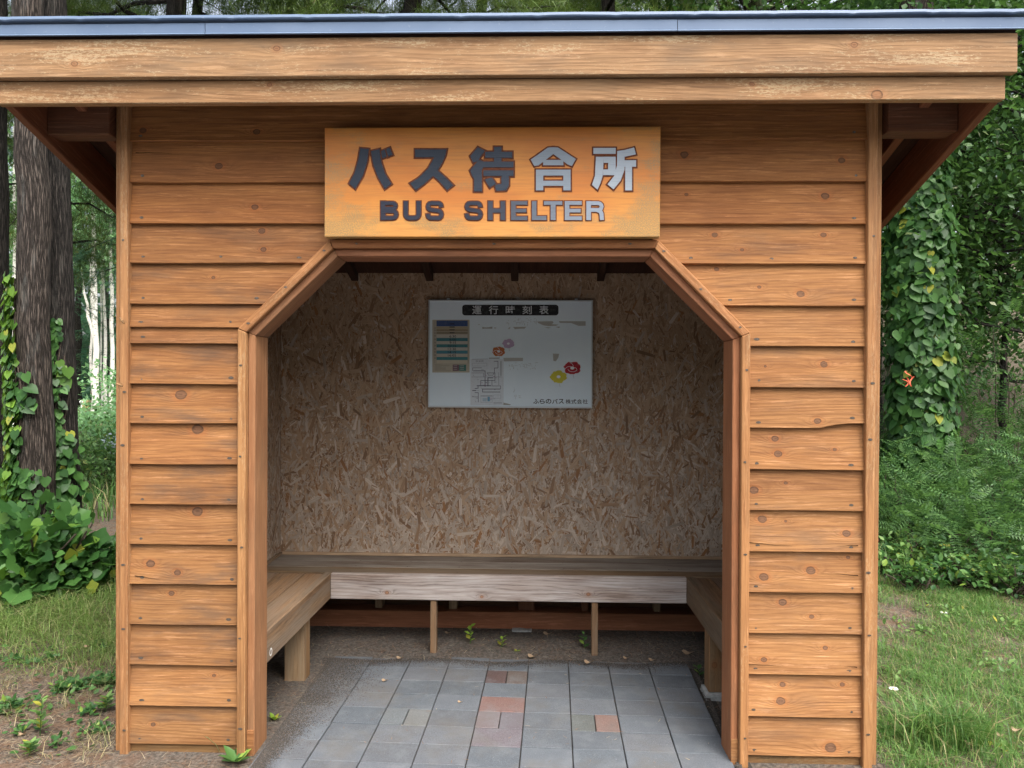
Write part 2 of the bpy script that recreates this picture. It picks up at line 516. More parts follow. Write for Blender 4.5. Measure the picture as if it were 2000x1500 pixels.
M['birch'] = birch_material()
M['ivy'] = leaf('ivy_leaf', (0.022, 0.068, 0.018), (0.082, 0.195, 0.045), odd=(0.28, 0.30, 0.04))
M['ivy_light'] = leaf('young_ivy_leaf', (0.06, 0.14, 0.022), (0.16, 0.29, 0.04), odd=(0.30, 0.33, 0.05))
M['vine_big'] = leaf('broad_vine_leaf', (0.028, 0.085, 0.022), (0.085, 0.20, 0.045), odd=(0.20, 0.24, 0.035), odd_share=0.06)
M['broad'] = leaf('broadleaf', (0.022, 0.066, 0.019), (0.092, 0.190, 0.047), odd=(0.33, 0.36, 0.22), odd_share=0.02)
M['broad_light'] = leaf('light_broadleaf', (0.04, 0.10, 0.03), (0.13, 0.24, 0.07), odd=(0.3, 0.36, 0.1))
M['hazed_birch_leaf'] = leaf('hazed_birch_leaf', (0.11, 0.25, 0.11), (0.28, 0.48, 0.24), odd=(0.25, 0.34, 0.14), trans=0.45)  # far leaves lightened: the pale haze of distance is put into their colour
M['needle'] = leaf('pine_needle', (0.035, 0.075, 0.018), (0.125, 0.185, 0.045), odd=(0.14, 0.11, 0.04), trans=0.25)
M['spruce'] = leaf('spruce_needle', (0.022, 0.075, 0.042), (0.075, 0.18, 0.09), trans=0.25)
M['fern'] = leaf('pinnate_leaf', (0.034, 0.090, 0.029), (0.110, 0.220, 0.065), odd=(0.13, 0.23, 0.06), trans=0.38)
M['herb'] = leaf('herb_leaf', (0.028, 0.085, 0.026), (0.095, 0.20, 0.05), odd=(0.22, 0.33, 0.06), odd_share=0.03)
M['herb_pale'] = leaf('pale_herb_leaf', (0.08, 0.17, 0.045), (0.19, 0.31, 0.09), trans=0.35)
M['lime'] = leaf('lime_leaf', (0.15, 0.26, 0.03), (0.28, 0.42, 0.06), trans=0.4)
M['grass'] = leaf('grass_blade', (0.045, 0.125, 0.028), (0.17, 0.30, 0.075), odd=(0.36, 0.33, 0.16), odd_share=0.10, trans=0.35)
M['grass_light'] = leaf('light_grass_blade', (0.09, 0.17, 0.04), (0.26, 0.37, 0.11), odd=(0.42, 0.38, 0.20), odd_share=0.15, trans=0.38)
M['grass_dry'] = leaf('dry_grass', (0.12, 0.15, 0.05), (0.30, 0.29, 0.14), odd=(0.42, 0.35, 0.19), odd_share=0.3, trans=0.3)
M['litter'] = leaf('needle_litter', (0.11, 0.055, 0.03), (0.27, 0.165, 0.095), odd=(0.38, 0.32, 0.21), odd_share=0.15, trans=0.05, rough=0.7)
M['crumb'] = leaf('soil_crumb', (0.030, 0.026, 0.023), (0.085, 0.074, 0.064), odd=(0.16, 0.12, 0.09), odd_share=0.04, trans=0.0, rough=0.9)
M['deadleaf'] = leaf('dead_leaf', (0.30, 0.20, 0.12), (0.52, 0.42, 0.30), trans=0.15, rough=0.6)
M['petal'] = plain('white_petal', (0.85, 0.85, 0.82), 0.5, 0.3)
M['yolk'] = plain('yellow_disc', (0.75, 0.45, 0.04), 0.6, 0.3)
M['twig'] = plain('twig_bark', (0.07, 0.055, 0.042), 0.85, 0.2, vary=0.4)
M['shell'] = plain('cicada_shell', (0.30, 0.16, 0.06), 0.4, 0.4, vary=0.5, scale=90)
M['ribbon'] = plain('orange_ribbon', (0.55, 0.105, 0.055), 0.6, 0.25)


# ------------------------------------------------------------------ timber builders
def solid(name, V, F, mat, parent, grain=(1, 0, 0), color=(1, 1, 1, 0.4), knots=(), bevel=0.003, shift=True, smooth=False, kind=None):
    """A closed timber piece with grain-aligned texture coordinates and softened edges."""
    bm = bmesh.new()
    vs = [bm.verts.new(tuple(map(float, v))) for v in V]
    for f in F: bm.faces.new([vs[i] for i in f])
    bmesh.ops.recalc_face_normals(bm, faces=bm.faces)
    if bevel: bmesh.ops.bevel(bm, geom=list(bm.edges), offset=bevel, segments=1, affect='EDGES', clamp_overlap=True)
    lay = bm.loops.layers.uv.new('UVMap')
    g = Vector(grain).normalized()
    ou, ov = (random.uniform(0, 40), random.uniform(0, 9)) if shift else (0.0, 0.0)
    for f in bm.faces:
        w = f.normal.cross(g)
        end = w.length < 0.5
        if end:
            a = g.orthogonal().normalized()
            b = g.cross(a)
        else:
            w.normalize()
        for l in f.loops:
            p = l.vert.co
            l[lay].uv = (p.dot(a) * 0.5 + ou, p.dot(b) + ov) if end else (p.dot(g) + ou, p.dot(w) + ov)
        f.smooth = smooth
    me = bpy.data.meshes.new(name)
    bm.to_mesh(me)
    bm.free()
    me.materials.append(mat)
    o = link(name, me, parent, color=color, kind=kind)
    for key, k in zip(('knot_a', 'knot_b', 'knot_c'), knots):
        o[key] = [float(k[0] + ou), float(k[1] + ov), float(k[2])]
    return o


BOXF = [(0, 1, 2, 3), (7, 6, 5, 4), (0, 4, 5, 1), (1, 5, 6, 2), (2, 6, 7, 3), (3, 7, 4, 0)]


def box(name, lo, hi, mat, parent, grain=None, **kw):
    (x0, y0, z0), (x1, y1, z1) = lo, hi
    V = [(x0, y0, z0), (x1, y0, z0), (x1, y0, z1), (x0, y0, z1), (x0, y1, z0), (x1, y1, z0), (x1, y1, z1), (x0, y1, z1)]
    if grain is None:
        d = (x1 - x0, y1 - y0, z1 - z0)
        i = d.index(max(d))
        grain = tuple(1 if k == i else 0 for k in range(3))
    return solid(name, V, BOXF, mat, parent, grain, **kw)


def prism(name, poly, y0, y1, mat, parent, grain, **kw):      # polygon in X-Z pushed along Y
    n = len(poly)
    V = [(x, y0, z) for x, z in poly] + [(x, y1, z) for x, z in poly]
    F = [tuple(range(n)), tuple(range(2 * n - 1, n - 1, -1))] + [(i, i + n, (i + 1) % n + n, (i + 1) % n) for i in range(n)]
    return solid(name, V, F, mat, parent, grain, **kw)


def disc_data(c, r, n=8, rx=1.0, ang=0.0, ny=-1):
    V = [c] + [(c[0] + r * rx * math.cos(a), c[1], c[2] + r * math.sin(a)) for a in [ang + 2 * math.pi * i / n for i in range(n)]]
    F = [(0, i + 1, (i + 1) % n + 1) for i in range(n)]
    return V, F


# ------------------------------------------------------------------ ground
def ground_height(x, y):
    x, y = np.asarray(x, float), np.asarray(y, float)
    s = lambda t: np.clip(t, 0, 1) ** 2 * (3 - 2 * np.clip(t, 0, 1))
    bank = s((x - 2.8) / 3.0) * np.clip((y - 6.2) * 0.42, 0, 5.0)
    mound = 0.10 * s((-1.9 - x) / 1.0) * s((y - 0.7) / 1.2) * s((9 - y) / 4)
    right = 0.05 * s((x - 1.6) / 1.0) * s((y - 0.8) / 1.5)
    rough = (np.sin(x * 2.3 + 1.1) * np.cos(y * 1.9) * 0.012 + np.sin(x * 5.1 + y * 3.7) * 0.006) * s((np.hypot(np.maximum(np.abs(x + .15) - 1.6, 0), np.maximum(np.abs(y - .6) - 1.0, 0))) / 0.6)
    inside = 0.022 * s((y - 0.95) / 0.12) * s((1.75 - y) / 0.2) * s((1.5 - np.abs(x + 0.1)) / 0.2)
    dip = -0.55 * s((-5.0 - x) / 3.0) * s((y - 8.0) / 4.0) * s((30 - y) / 8.0)
    return dip + bank + mound + right + rough + inside - 0.012 * s((-0.1 - y) / 0.2)


def spread(lo, hi, fine_lo, fine_hi, step_fine):
    a = list(np.arange(fine_lo, fine_hi, step_fine))
    out, st = [], step_fine
    p = fine_lo
    while p > lo:
        st *= 1.25
        p -= st
        out.append(p)
    out = out[::-1] + a
    st, p = step_fine, a[-1]
    while p < hi:
        st *= 1.25
        p += st
        out.append(p)
    return np.array(out)


gx, gy = spread(-90, 90, -5, 7, 0.09), spread(-60, 140, -0.6, 9, 0.09)
GX, GY = np.meshgrid(gx, gy)
GZ = ground_height(GX, GY)
nx_, ny_ = len(gx), len(gy)
idx = np.arange(nx_ * ny_).reshape(ny_, nx_)
q = np.stack([idx[:-1, :-1], idx[:-1, 1:], idx[1:, 1:], idx[1:, :-1]], -1).reshape(-1, 4)
tag(link('ground', tri_mesh('ground', np.stack([GX, GY, GZ], -1), np.concatenate([q[:, [0, 1, 2]], q[:, [0, 2, 3]]]), M['soil'], smooth=True)), kind='structure')
tag(link('road', mesh('road', [(-40, -14, 0.004), (40, -14, 0.004), (40, -0.62, 0.004), (-1.3, -0.62, 0.004), (-1.32, -0.30, 0.004), (-2.2, -0.125, 0.004), (-3.6, -0.10, 0.004), (-40, -0.1, 0.004)],
     [(0, 1, 2, 3, 4, 5, 6, 7)], M['asphalt'])), kind='structure')

# paving: concrete blocks laid in straight columns, a few cells made of two half blocks
paving = tag(link('paving', mesh('paving', [(-1.12, -0.58, 0.002), (0.885, -0.58, 0.002), (0.90, 0.95, 0.002), (-1.05, 0.95, 0.002)], [(0, 1, 2, 3)],
             plain('joint_sand', (0.05, 0.046, 0.04), 0.95, 0.1, vary=0.4, scale=80))), kind='structure')
CW, RH = 0.213, 0.1555
PA = math.radians(-1.9)


def paver_mesh(w, h, name):
    bm = bmesh.new()
    bmesh.ops.create_cube(bm, size=1.0)
    bmesh.ops.scale(bm, vec=(w, h, 0.05), verts=bm.verts)
    bmesh.ops.bevel(bm, geom=[e for e in bm.edges if all(v.co.z > 0 for v in e.verts)], offset=0.0022, segments=1, affect='EDGES')
    me = bpy.data.meshes.new(name)
    bm.to_mesh(me)
    bm.free()
    me.materials.append(M['paver'])
    return me


PAVER_FULL, PAVER_HALF = paver_mesh(CW - 0.0045, RH - 0.0035, 'paver'), paver_mesh(CW / 2 - 0.004, RH - 0.0035, 'half_paver')
GREY, BROWN, RED, PINK, MAUVE = (0.128, 0.142, 0.160), (0.20, 0.125, 0.10), (0.215, 0.130, 0.115), (0.30, 0.215, 0.205), (0.160, 0.140, 0.155)
SPECIAL = {(1, 3): ((0.115, 0.075, 0.07), (0.14, 0.11, 0.095)), (3, 3): RED, (4, 3): ((0.18, 0.148, 0.15), (0.155, 0.137, 0.15)), (5, 3): MAUVE,
           (4, 5): ((0.125, 0.135, 0.13), (0.225, 0.145, 0.125)), (4, 1): ((0.15, 0.165, 0.175), (0.165, 0.17, 0.165))}
ca, sa = math.cos(PA), math.sin(PA)


def paver(me, u, v, c):
    x = 0.211 + ca * u - sa * v
    y = 0.965 + sa * u + ca * v
    o = bpy.data.objects.new('paver', me)
    COL.objects.link(o)
    o.parent = paving
    o.location = (x, y, -0.013 + random.uniform(-0.0018, 0.0018))
    o.rotation_euler = (random.uniform(-.006, .006), random.uniform(-.006, .006), PA + random.uniform(-.004, .004))
    o.color = (*c, 1)


for row in range(10):
    for colm in range(-1, 8):
        v0 = -(row + 0.25) * RH
        u0 = (colm - 4.5) * CW
        c = SPECIAL.get((row, colm), None)
        k = random.uniform(0.90, 1.10)
        warm = random.uniform(-0.003, 0.006)
        if c and isinstance(c[0], tuple):
            paver(PAVER_HALF, u0 - CW / 4, v0, c[0])
            paver(PAVER_HALF, u0 + CW / 4, v0, c[1])
        else:
            paver(PAVER_FULL, u0, v0, c or (GREY[0] * k + warm, GREY[1] * k, GREY[2] * k - warm * 0.6))

# ------------------------------------------------------------------ the shelter
BACK_Y, IN_L, IN_R = 1.48, -1.535, 1.265
OUT_L, OUT_R = -1.706, 1.397
shelter = thing('bus_shelter', (-0.15, 0.75, 0), 'brown timber bus shelter with lapped siding and a wide opening under a blue edged roof', 'shelter')

ROWS = [2.503, 2.335, 2.167, 2.007, 1.840, 1.678, 1.513, 1.353, 1.185, 1.021, 0.856, 0.693, 0.528, 0.362, 0.193, 0.036]
KNOTS_PX = [(422, 328, 8), (493, 409, 7), (505, 457, 7), (510, 493, 6), (273, 261, 7), (497, 265, 7), (410, 548, 4), (346, 778, 12), (378, 845, 12),
            (378, 1007, 11), (287, 1108, 9), (341, 1125, 7), (327, 1167, 6), (411, 1328, 4), (292, 1423, 5), (1340, 307, 8), (1650, 317, 7), (1344, 385, 4),
            (1618, 388, 8), (1419, 430, 9), (1400, 465, 6), (1615, 465, 6), (1453, 494, 4), (1404, 531, 5), (1487, 566, 4), (1568, 580, 8), (1615, 718, 7),
            (1499, 722, 3), (1601, 829, 7), (1519, 864, 7), (1524, 893, 8), (1636, 884, 4), (1477, 964, 9), (1540, 951, 4), (1494, 1022, 9), (1659, 1049, 8),
            (1540, 1026, 3), (1589, 1122, 9), (1496, 1134, 9), (1664, 1097, 4), (1534, 1185, 8), (1590, 1212, 5), (1618, 1274, 5), (1496, 1296, 6),
            (1529, 1377, 9), (1534, 1346, 6), (1652, 1346, 5), (1627, 1468, 11)]
KNOTS = [(at(px, py, -0.02)[0], at(px, py, -0.02)[2], r * 0.82 / 484.0) for px, py, r in KNOTS_PX]
NAILS, STAINS = [], []


def nail(x, y, z, stain=1.0):
    NAILS.append(disc_data((x, y - 0.0022, z), 0.0036, 7))
    STAINS.append(disc_data((x + random.uniform(-.004, .004), y - 0.0014, z + random.uniform(-.001, .001)), 0.0052 * random.uniform(0.8, 1.25) * stain, 9, random.uniform(1.2, 2.2)))


def siding(z0, z1, left, right, notch=None, tint=(1, 1, 1), wear=0.4):
    """One lapped board between the end lines left(z) and right(z); the bottom edge stands proud of the board below."""
    ztop = z1 + 0.030
    xa, xb = min(left(z0), left(ztop)), max(right(z0), right(ztop))
    n = max(5, int((xb - xa) / 0.055))
    seed = random.uniform(0, 100)
    amp = random.uniform(0.0012, 0.0035)
    cup = random.uniform(-0.002, 0.003)
    V, F = [], []
    yb, yt = -0.0305, -0.0085
    for i in range(n + 1):
        s = i / n
        xm = left(z0) * (1 - s) + right(z0) * s
        dz = amp * noise.noise((xm * 2.3, seed, 0)) + 0.0008 * noise.noise((xm * 19, seed, 3))
        dy = cup * noise.noise((xm * 1.7, seed, 8))
        if notch: dz += notch(xm)
        zb = z0 + dz
        for (z, y) in ((zb, yb + 0.017), (zb, yb + dy + 0.002), (zb + 0.0025, yb + dy - 0.0005), ((zb + ztop) / 2, (yb + yt) / 2 - 0.001), (ztop, yt), (ztop, yt + 0.006)):
            V.append((left(z) * (1 - s) + right(z) * s, y, z))
    for i in range(n):
        for j in range(6):
            a, b = i * 6 + j, i * 6 + (j + 1) % 6
            F.append((a, a + 6, b + 6, b))
    F.append(tuple(range(6)))
    F.append(tuple(range(n * 6 + 5, n * 6 - 1, -1)))
    kn = [k for k in KNOTS if z0 - 0.004 < k[1] < z1 and xa < k[0] < xb][:3]
    o = solid('siding_board', V, F, M['siding'], shelter, color=(*tint, wear), knots=kn, bevel=0, shift=False)
    zn = z0 + 0.024
    yn = yb + (yt - yb) * (0.024 / (ztop - z0))
    L, R = left(z0) + 0.047, right(z0) - 0.047
    xs = [L, R]
    if R - L > 0.75: xs += [L + (R - L) * 0.33, L + (R - L) * 0.66]
    elif R - L > 0.5: xs += [(L + R) / 2]
    for x in xs:
        if not (-0.86 < x < 0.53 and z0 > 2.1): nail(x + random.uniform(-.006, .006), yn, zn + random.uniform(-.005, .005) + (notch(x) if notch else 0))
    return o


SL, SR = -1.640, 1.331
lin = lambda z, za, xa, zb, xb: xa + (xb - xa) * (z - za) / (zb - za)
cut_l = lambda z: -1.176 if z < 1.741 else lin(z, 1.741, -1.176, 2.103, -0.802)
cut_r = lambda z: 0.862 if z < 1.732 else lin(z, 1.732, 0.862, 2.103, 0.492)
const = lambda c: (lambda z: c)
rt = lambda a, b: random.uniform(a, b)
for i in range(3):
    g = rt(0.90, 1.06)
    siding(ROWS[i], 2.648 if i == 0 else ROWS[i - 1], const(SL), const(SR), tint=(g * 0.90, g * 0.80, g * 0.72), wear=0.25)
siding(2.085, 2.167, const(-0.745), const(0.43), tint=(0.9, 0.85, 0.8), wear=0.2)
for i in range(3, 16):
    z0, z1 = ROWS[i], ROWS[i - 1]
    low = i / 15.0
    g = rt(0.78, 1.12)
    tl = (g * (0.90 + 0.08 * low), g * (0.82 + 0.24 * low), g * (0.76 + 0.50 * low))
    left_rows = [(z0, z1)] if i != 5 else [(1.745, z1), (z0, 1.745)]
    for (a, b) in left_rows:
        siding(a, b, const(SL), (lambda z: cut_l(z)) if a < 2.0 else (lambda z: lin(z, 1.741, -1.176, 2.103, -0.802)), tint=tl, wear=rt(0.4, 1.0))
    g = rt(0.88, 1.20)
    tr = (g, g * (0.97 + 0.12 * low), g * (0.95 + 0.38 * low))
    nt = None
    if i == 7: nt = lambda x: 0.019 * max(0.0, min(1.0, (x - 1.185) / 0.035)) ** 2
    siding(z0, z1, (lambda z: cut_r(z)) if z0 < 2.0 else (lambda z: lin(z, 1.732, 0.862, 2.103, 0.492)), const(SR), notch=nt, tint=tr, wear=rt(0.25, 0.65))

# long drying cracks near the ends of a few boards
CR = []
for (pa, pb) in (((256, 1128), (305, 1136)), ((1466, 1063), (1552, 1070)), ((1640, 1070), (1682, 1068)), ((1600, 1123), (1682, 1127)), ((1466, 1303), (1535, 1306)), ((1655, 1307), (1680, 1308)), ((258, 294), (330, 296))):
    a, b = at(*pa, -0.0275), at(*pb, -0.0275)
    m, w = 10, 0.0032
    pts = []
    for k in range(m + 1):
        t = k / m
        pts.append((a[0] + (b[0] - a[0]) * t, -0.0313, a[2] + (b[2] - a[2]) * t + 0.004 * noise.noise((a[0] * 9 + t * 3, a[2] * 7, 0)), w * (1 - 0.85 * (t if a[0] < 1.1 else 1 - t)) / 2))
    V = [(x, y, z + h) for x, y, z, h in pts] + [(x, y, z - h) for x, y, z, h in pts]
    F = []
    for k in range(m): F += [(k, k + 1, m + 2 + k), (k, m + 2 + k, m + 1 + k)]
    CR.append((V, F))
V, F = join(CR)
link('board_cracks', tri_mesh('board_cracks', V, F, plain('crack_shadow', (0.012, 0.008, 0.006), 1.0, 0.0)), shelter, kind='stuff')

# corner boards, base boards, wall core
for (a, b, yb, tint) in ((OUT_L + 0.034, SL + 0.001, -0.046, (1.05, 1.0, 0.95)), (SR - 0.001, 1.366, -0.046, (1.08, 1.02, 0.95))):
    box('corner_board', (a, yb, -0.02), (b, 0.02, 2.70), M['trim'], shelter, color=(*tint, 0.5))
    for z in (0.12, 0.55, 0.80, 1.28, 1.52, 2.12):
        nail((a + b) / 2 + rt(-.003, .003), yb, z + rt(-.04, .04), 0.8)
for (a, b, tint) in ((OUT_L, OUT_L + 0.031, (0.98, 0.92, 0.85)), (1.370, OUT_R, (0.95, 0.92, 0.88))):
    box('corner_board', (a, -0.016, -0.02), (b, 0.065, 2.68), M['trim'], shelter, color=(*tint, 0.35))
box('base_board', (SL, -0.018, -0.03), (-1.17, 0.06, 0.033), M['trim'], shelter, color=(0.62, 0.66, 0.62, 1.0))
box('base_board', (0.86, -0.018, -0.03), (SR, 0.06, 0.033), M['trim'], shelter, color=(0.66, 0.66, 0.60, 1.0))


def wall_panel(name, poly, y0, y1, mat):
    return prism(name, poly, y0, y1, mat, shelter, (1, 0, 0), bevel=0)


wall_panel('front_wall', [(-1.66, 0.0), (-1.165, 0.0), (-1.165, 1.742), (-0.80, 2.098), (0.49, 2.098), (0.852, 1.732), (0.852, 0.0), (1.35, 0.0), (1.35, 2.66), (-1.66, 2.66)], 0.002, 0.09, M['frame'])


# opening casing (front) and jamb lining behind it
def run(name, pts, inset, w, y0, y1, mat, tints, skirt=False):
    """Mitred boards following the opening's outline: outer line pts pushed inwards by inset, w wide."""
    def off(d):
        out = []
        n = len(pts)
        segs = []
        for i in range(n - 1):
            a, b = Vector(pts[i]), Vector(pts[i + 1])
            t = (b - a).normalized()
            nrm = Vector((t.y, -t.x))
            segs.append((a + nrm * d, t))
        out.append(segs[0][0])
        for i in range(n - 2):
            (p, t), (q_, s) = segs[i], segs[i + 1]
            den = t.x * s.y - t.y * s.x
            k = ((q_ - p).x * s.y - (q_ - p).y * s.x) / den
            out.append(p + t * k)
        b = Vector(pts[-1])
        t = segs[-1][1]
        out.append(b + Vector((t.y, -t.x)) * d)
        return out
    A, B = off(inset), off(inset + w)
    for i in range(len(pts) - 1):
        t = (A[i + 1] - A[i]).normalized() * 0.0006
        poly = [tuple(A[i] + t), tuple(A[i + 1] - t), tuple(B[i + 1] - t), tuple(B[i] + t)]
        prism(name, poly, y0, y1, mat, shelter, (t.x, 0, t.y), color=(*tints[i], 0.55), bevel=0.003)
    return A, B


OPEN = [(-1.183, -0.02), (-1.182, 1.739), (-0.810, 2.098), (0.502, 2.098), (0.869, 1.730), (0.873, -0.02)]
A, B = run('opening_casing', OPEN, 0.0, 0.034, -0.060, 0.0015, M['trim'], [(1.05, 1.0, 0.9), (0.98, 0.86, 0.76), (0.95, 0.74, 0.62), (1.1, 0.95, 0.85), (1.1, 1.0, 0.9)])
for i in range(5):
    a, b = (A[i] + B[i]) / 2, (A[i + 1] + B[i + 1]) / 2
    m = 5 if i in (0, 4) else 3
    for k in range(m):
        t = 0.08 + 0.84 * k / (m - 1)
        p = a + (b - a) * t
        nail(p.x + rt(-.003, .003), -0.060, p.y, 0.75)
run('opening_jamb', OPEN, 0.0345, 0.029, -0.036, 0.105, M['jamb'], [(1.0, 0.92, 0.8), (0.95, 0.86, 0.78), (1.0, 0.8, 0.72), (1.12, 0.88, 0.78), (1.1, 0.88, 0.74)])
# newer foot pieces let into the jambs
box('jamb_foot', (-1.1480, -0.040, -0.015), (-1.1200, -0.0355, 0.105), M['trim'], shelter, grain=(1, 0, 0), color=(0.85, 0.72, 0.62, 0.6), bevel=0.001)
box('jamb_foot', (0.8100, -0.040, -0.015), (0.8380, -0.0355, 0.105), M['trim'], shelter, grain=(1, 0, 0), color=(0.9, 0.8, 0.7, 0.6), bevel=0.001)

V, F = join(STAINS)
link('nail_stains', tri_mesh('nail_stains', V, F, M['nail_stain']), shelter, kind='stuff')
V, F = join(NAILS)
link('nail_heads', tri_mesh('nail_heads', V, F, M['nail']), shelter, kind='stuff')


for o in shelter.children:
    if o.name.split('.')[0] in ('siding_board', 'board_cracks', 'corner_board', 'base_board', 'front_wall', 'opening_casing', 'opening_jamb', 'jamb_foot', 'nail_stains', 'nail_heads'):
        o.location.y += 0.030


# side walls: lapped boarding outside, strand board inside; rear wall
def lapped_side(name, xo, sgn):
    V, F = [], []
    z, k = 0.03, 0
    roof = lambda y: 2.70 - 0.33 * (y + 0.24)
    for i in range(17):
        z0, z1 = 0.03 + 0.163 * i, 0.03 + 0.163 * (i + 1)
        y1 = 1.60
        b = len(V)
        for y in (0.066, 1.60):
            zz0, zz1 = min(z0, roof(y)), min(z1 + 0.01, roof(y))
            V += [(xo + sgn * 0.0, y, zz0), (xo - sgn * 0.014, y, zz1), (xo - sgn * 0.03, y, zz1), (xo - sgn * 0.03, y, zz0)]
        F += [(b, b + 1, b + 5, b + 4), (b, b + 4, b + 7, b + 3), (b, b + 3, b + 2, b + 1), (b + 4, b + 5, b + 6, b + 7), (b + 3, b + 7, b + 6, b + 2), (b + 1, b + 2, b + 6, b + 5)]
    return solid(name, V, F, M['siding'], shelter, grain=(0, 1, 0), color=(0.95, 0.9, 0.85, 0.5), bevel=0)


lapped_side('side_wall', OUT_L, -1)
lapped_side('side_wall', OUT_R, 1)


def strands(x0, x1, z0, z1, n, plane):
    """Overlapping wood flakes pressed into the face of a strand board."""
    k = 6
    L = np.where(RNG.random(n) < 0.72, RNG.uniform(0.012, 0.045, n), RNG.uniform(0.04, 0.125, n))
    W = L * RNG.uniform(0.07, 0.24, n)
    W = np.clip(W, 0.0022, 0.019)
    ang = np.where(RNG.random(n) < 0.62, math.pi / 2 + RNG.normal(0, 0.42, n), RNG.uniform(0, math.pi, n))
    cx, cz = RNG.uniform(x0, x1, n), RNG.uniform(z0, z1, n)
    d = 0.0004 + 0.0016 * np.arange(n) / n
    px = np.array([-0.5, -0.42, 0.40, 0.5, 0.44, -0.40])
    pw = np.array([0.1, 0.5, 0.46, 0.0, -0.46, -0.5])
    jit = RNG.uniform(-0.14, 0.14, (n, k))
    lx = px[None] * L[:, None]
    lw = (pw[None] + jit) * W[:, None]
    X = cx[:, None] + lx * np.cos(ang)[:, None] - lw * np.sin(ang)[:, None]
    Zc = cz[:, None] + lx * np.sin(ang)[:, None] + lw * np.cos(ang)[:, None]
    X, Zc = np.clip(X, x0, x1), np.clip(Zc, z0, z1)
    D = np.broadcast_to(d[:, None], X.shape)
    V = plane(X, Zc, D).reshape(-1, 3)
    base = np.arange(n)[:, None, None] * k
    F = (np.array([[0, 1, 5], [1, 2, 5], [2, 4, 5], [2, 3, 4]])[None] + base).reshape(-1, 3)
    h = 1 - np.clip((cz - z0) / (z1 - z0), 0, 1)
    tone = RNG.random(n)
    brown = np.array([0.325, 0.200, 0.115])
    tan = np.array([0.47, 0.335, 0.222])
    pale = np.array([0.66, 0.58, 0.49])
    rust = np.array([0.30, 0.145, 0.060])
    deep = np.array([0.23, 0.135, 0.075])
    c = brown[None] + (tan - brown)[None] * RNG.random(n)[:, None]
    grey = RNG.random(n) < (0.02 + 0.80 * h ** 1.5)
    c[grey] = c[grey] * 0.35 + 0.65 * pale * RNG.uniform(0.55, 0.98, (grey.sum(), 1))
    c[tone < 0.075] = deep
    c[(tone > 0.965)] = rust
    c *= RNG.uniform(0.86, 1.12, (n, 1))
    col = np.concatenate([c, np.ones((n, 1))], 1).repeat(k, 0)
    uv = np.stack([lx + RNG.uniform(0, 30, n)[:, None], lw + RNG.uniform(0, 9, n)[:, None]], -1).reshape(-1, 2)
    return V, F, col, uv


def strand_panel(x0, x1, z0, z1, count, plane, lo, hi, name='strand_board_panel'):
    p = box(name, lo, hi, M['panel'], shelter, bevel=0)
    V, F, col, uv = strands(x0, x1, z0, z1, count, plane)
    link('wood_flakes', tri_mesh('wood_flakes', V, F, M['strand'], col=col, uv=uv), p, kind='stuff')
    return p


OSB_TOP = 2.185
mid = -0.03
for (a, b, n) in ((IN_L, IN_R, 56000),):
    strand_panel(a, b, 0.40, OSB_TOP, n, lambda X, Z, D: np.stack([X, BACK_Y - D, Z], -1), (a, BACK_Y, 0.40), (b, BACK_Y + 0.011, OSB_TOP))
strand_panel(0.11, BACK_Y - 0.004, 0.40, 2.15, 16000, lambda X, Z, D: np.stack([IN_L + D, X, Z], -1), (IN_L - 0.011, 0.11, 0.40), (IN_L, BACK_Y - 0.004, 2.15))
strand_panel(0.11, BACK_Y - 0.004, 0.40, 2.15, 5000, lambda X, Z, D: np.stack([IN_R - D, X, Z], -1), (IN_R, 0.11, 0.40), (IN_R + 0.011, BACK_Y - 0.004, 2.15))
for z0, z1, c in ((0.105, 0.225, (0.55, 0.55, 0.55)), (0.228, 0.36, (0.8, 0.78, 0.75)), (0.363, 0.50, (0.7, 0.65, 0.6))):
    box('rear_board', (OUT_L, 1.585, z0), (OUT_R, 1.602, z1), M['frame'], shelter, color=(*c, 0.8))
box('rear_wall', (OUT_L, 1.585, 0.503), (OUT_R, 1.602, 2.14), M['siding'], shelter, bevel=0)
box('sill_beam', (-1.66, 1.455, 0.002), (1.36, 1.575, 0.122), M['frame'], shelter, color=(1.15, 1.0, 0.9, 0.25))
box('sill_beam', (-1.66, 0.07, 0.0), (-1.55, 1.45, 0.1), M['frame'], shelter)
box('sill_beam', (1.275, 0.07, 0.0), (1.36, 1.45, 0.1), M['frame'], shelter)
for x, w, m in ((-0.93, 0.045, 'stud'), (-0.47, 0.05, 'stud'), (-0.02, 0.10, 'frame'), (0.34, 0.04, 'frame'), (0.78, 0.04, 'stud'), (-1.40, 0.06, 'frame'), (1.2, 0.05, 'frame')):
    box('wall_stud', (x - w / 2, 1.495, 0.124), (x + w / 2, 1.58, 2.16), M[m], shelter, color=(0.85, 0.85, 0.85, 0.5))
prism('brace_block', [(-0.16, 0.40), (0.10, 0.40), (0.06, 0.235), (-0.10, 0.235)], 1.462, 1.49, M['stud'], shelter, (1, 0, 0), color=(0.75, 0.75, 0.75, 0.5))
for (x0, z0, x1, z1) in ((0.30, 0.30, 0.75, 0.42), (-0.45, 0.25, -0.15, 0.30)):
    box('noggin', (x0, 1.50, z0), (x1, 1.575, z1), M['stud'], shelter, color=(0.8, 0.8, 0.8, 0.8))

# ------------------------------------------------------------------ roof
SLOPE = -0.33
EAVE_Y = -0.245
RL, RR = -2.0, 1.705


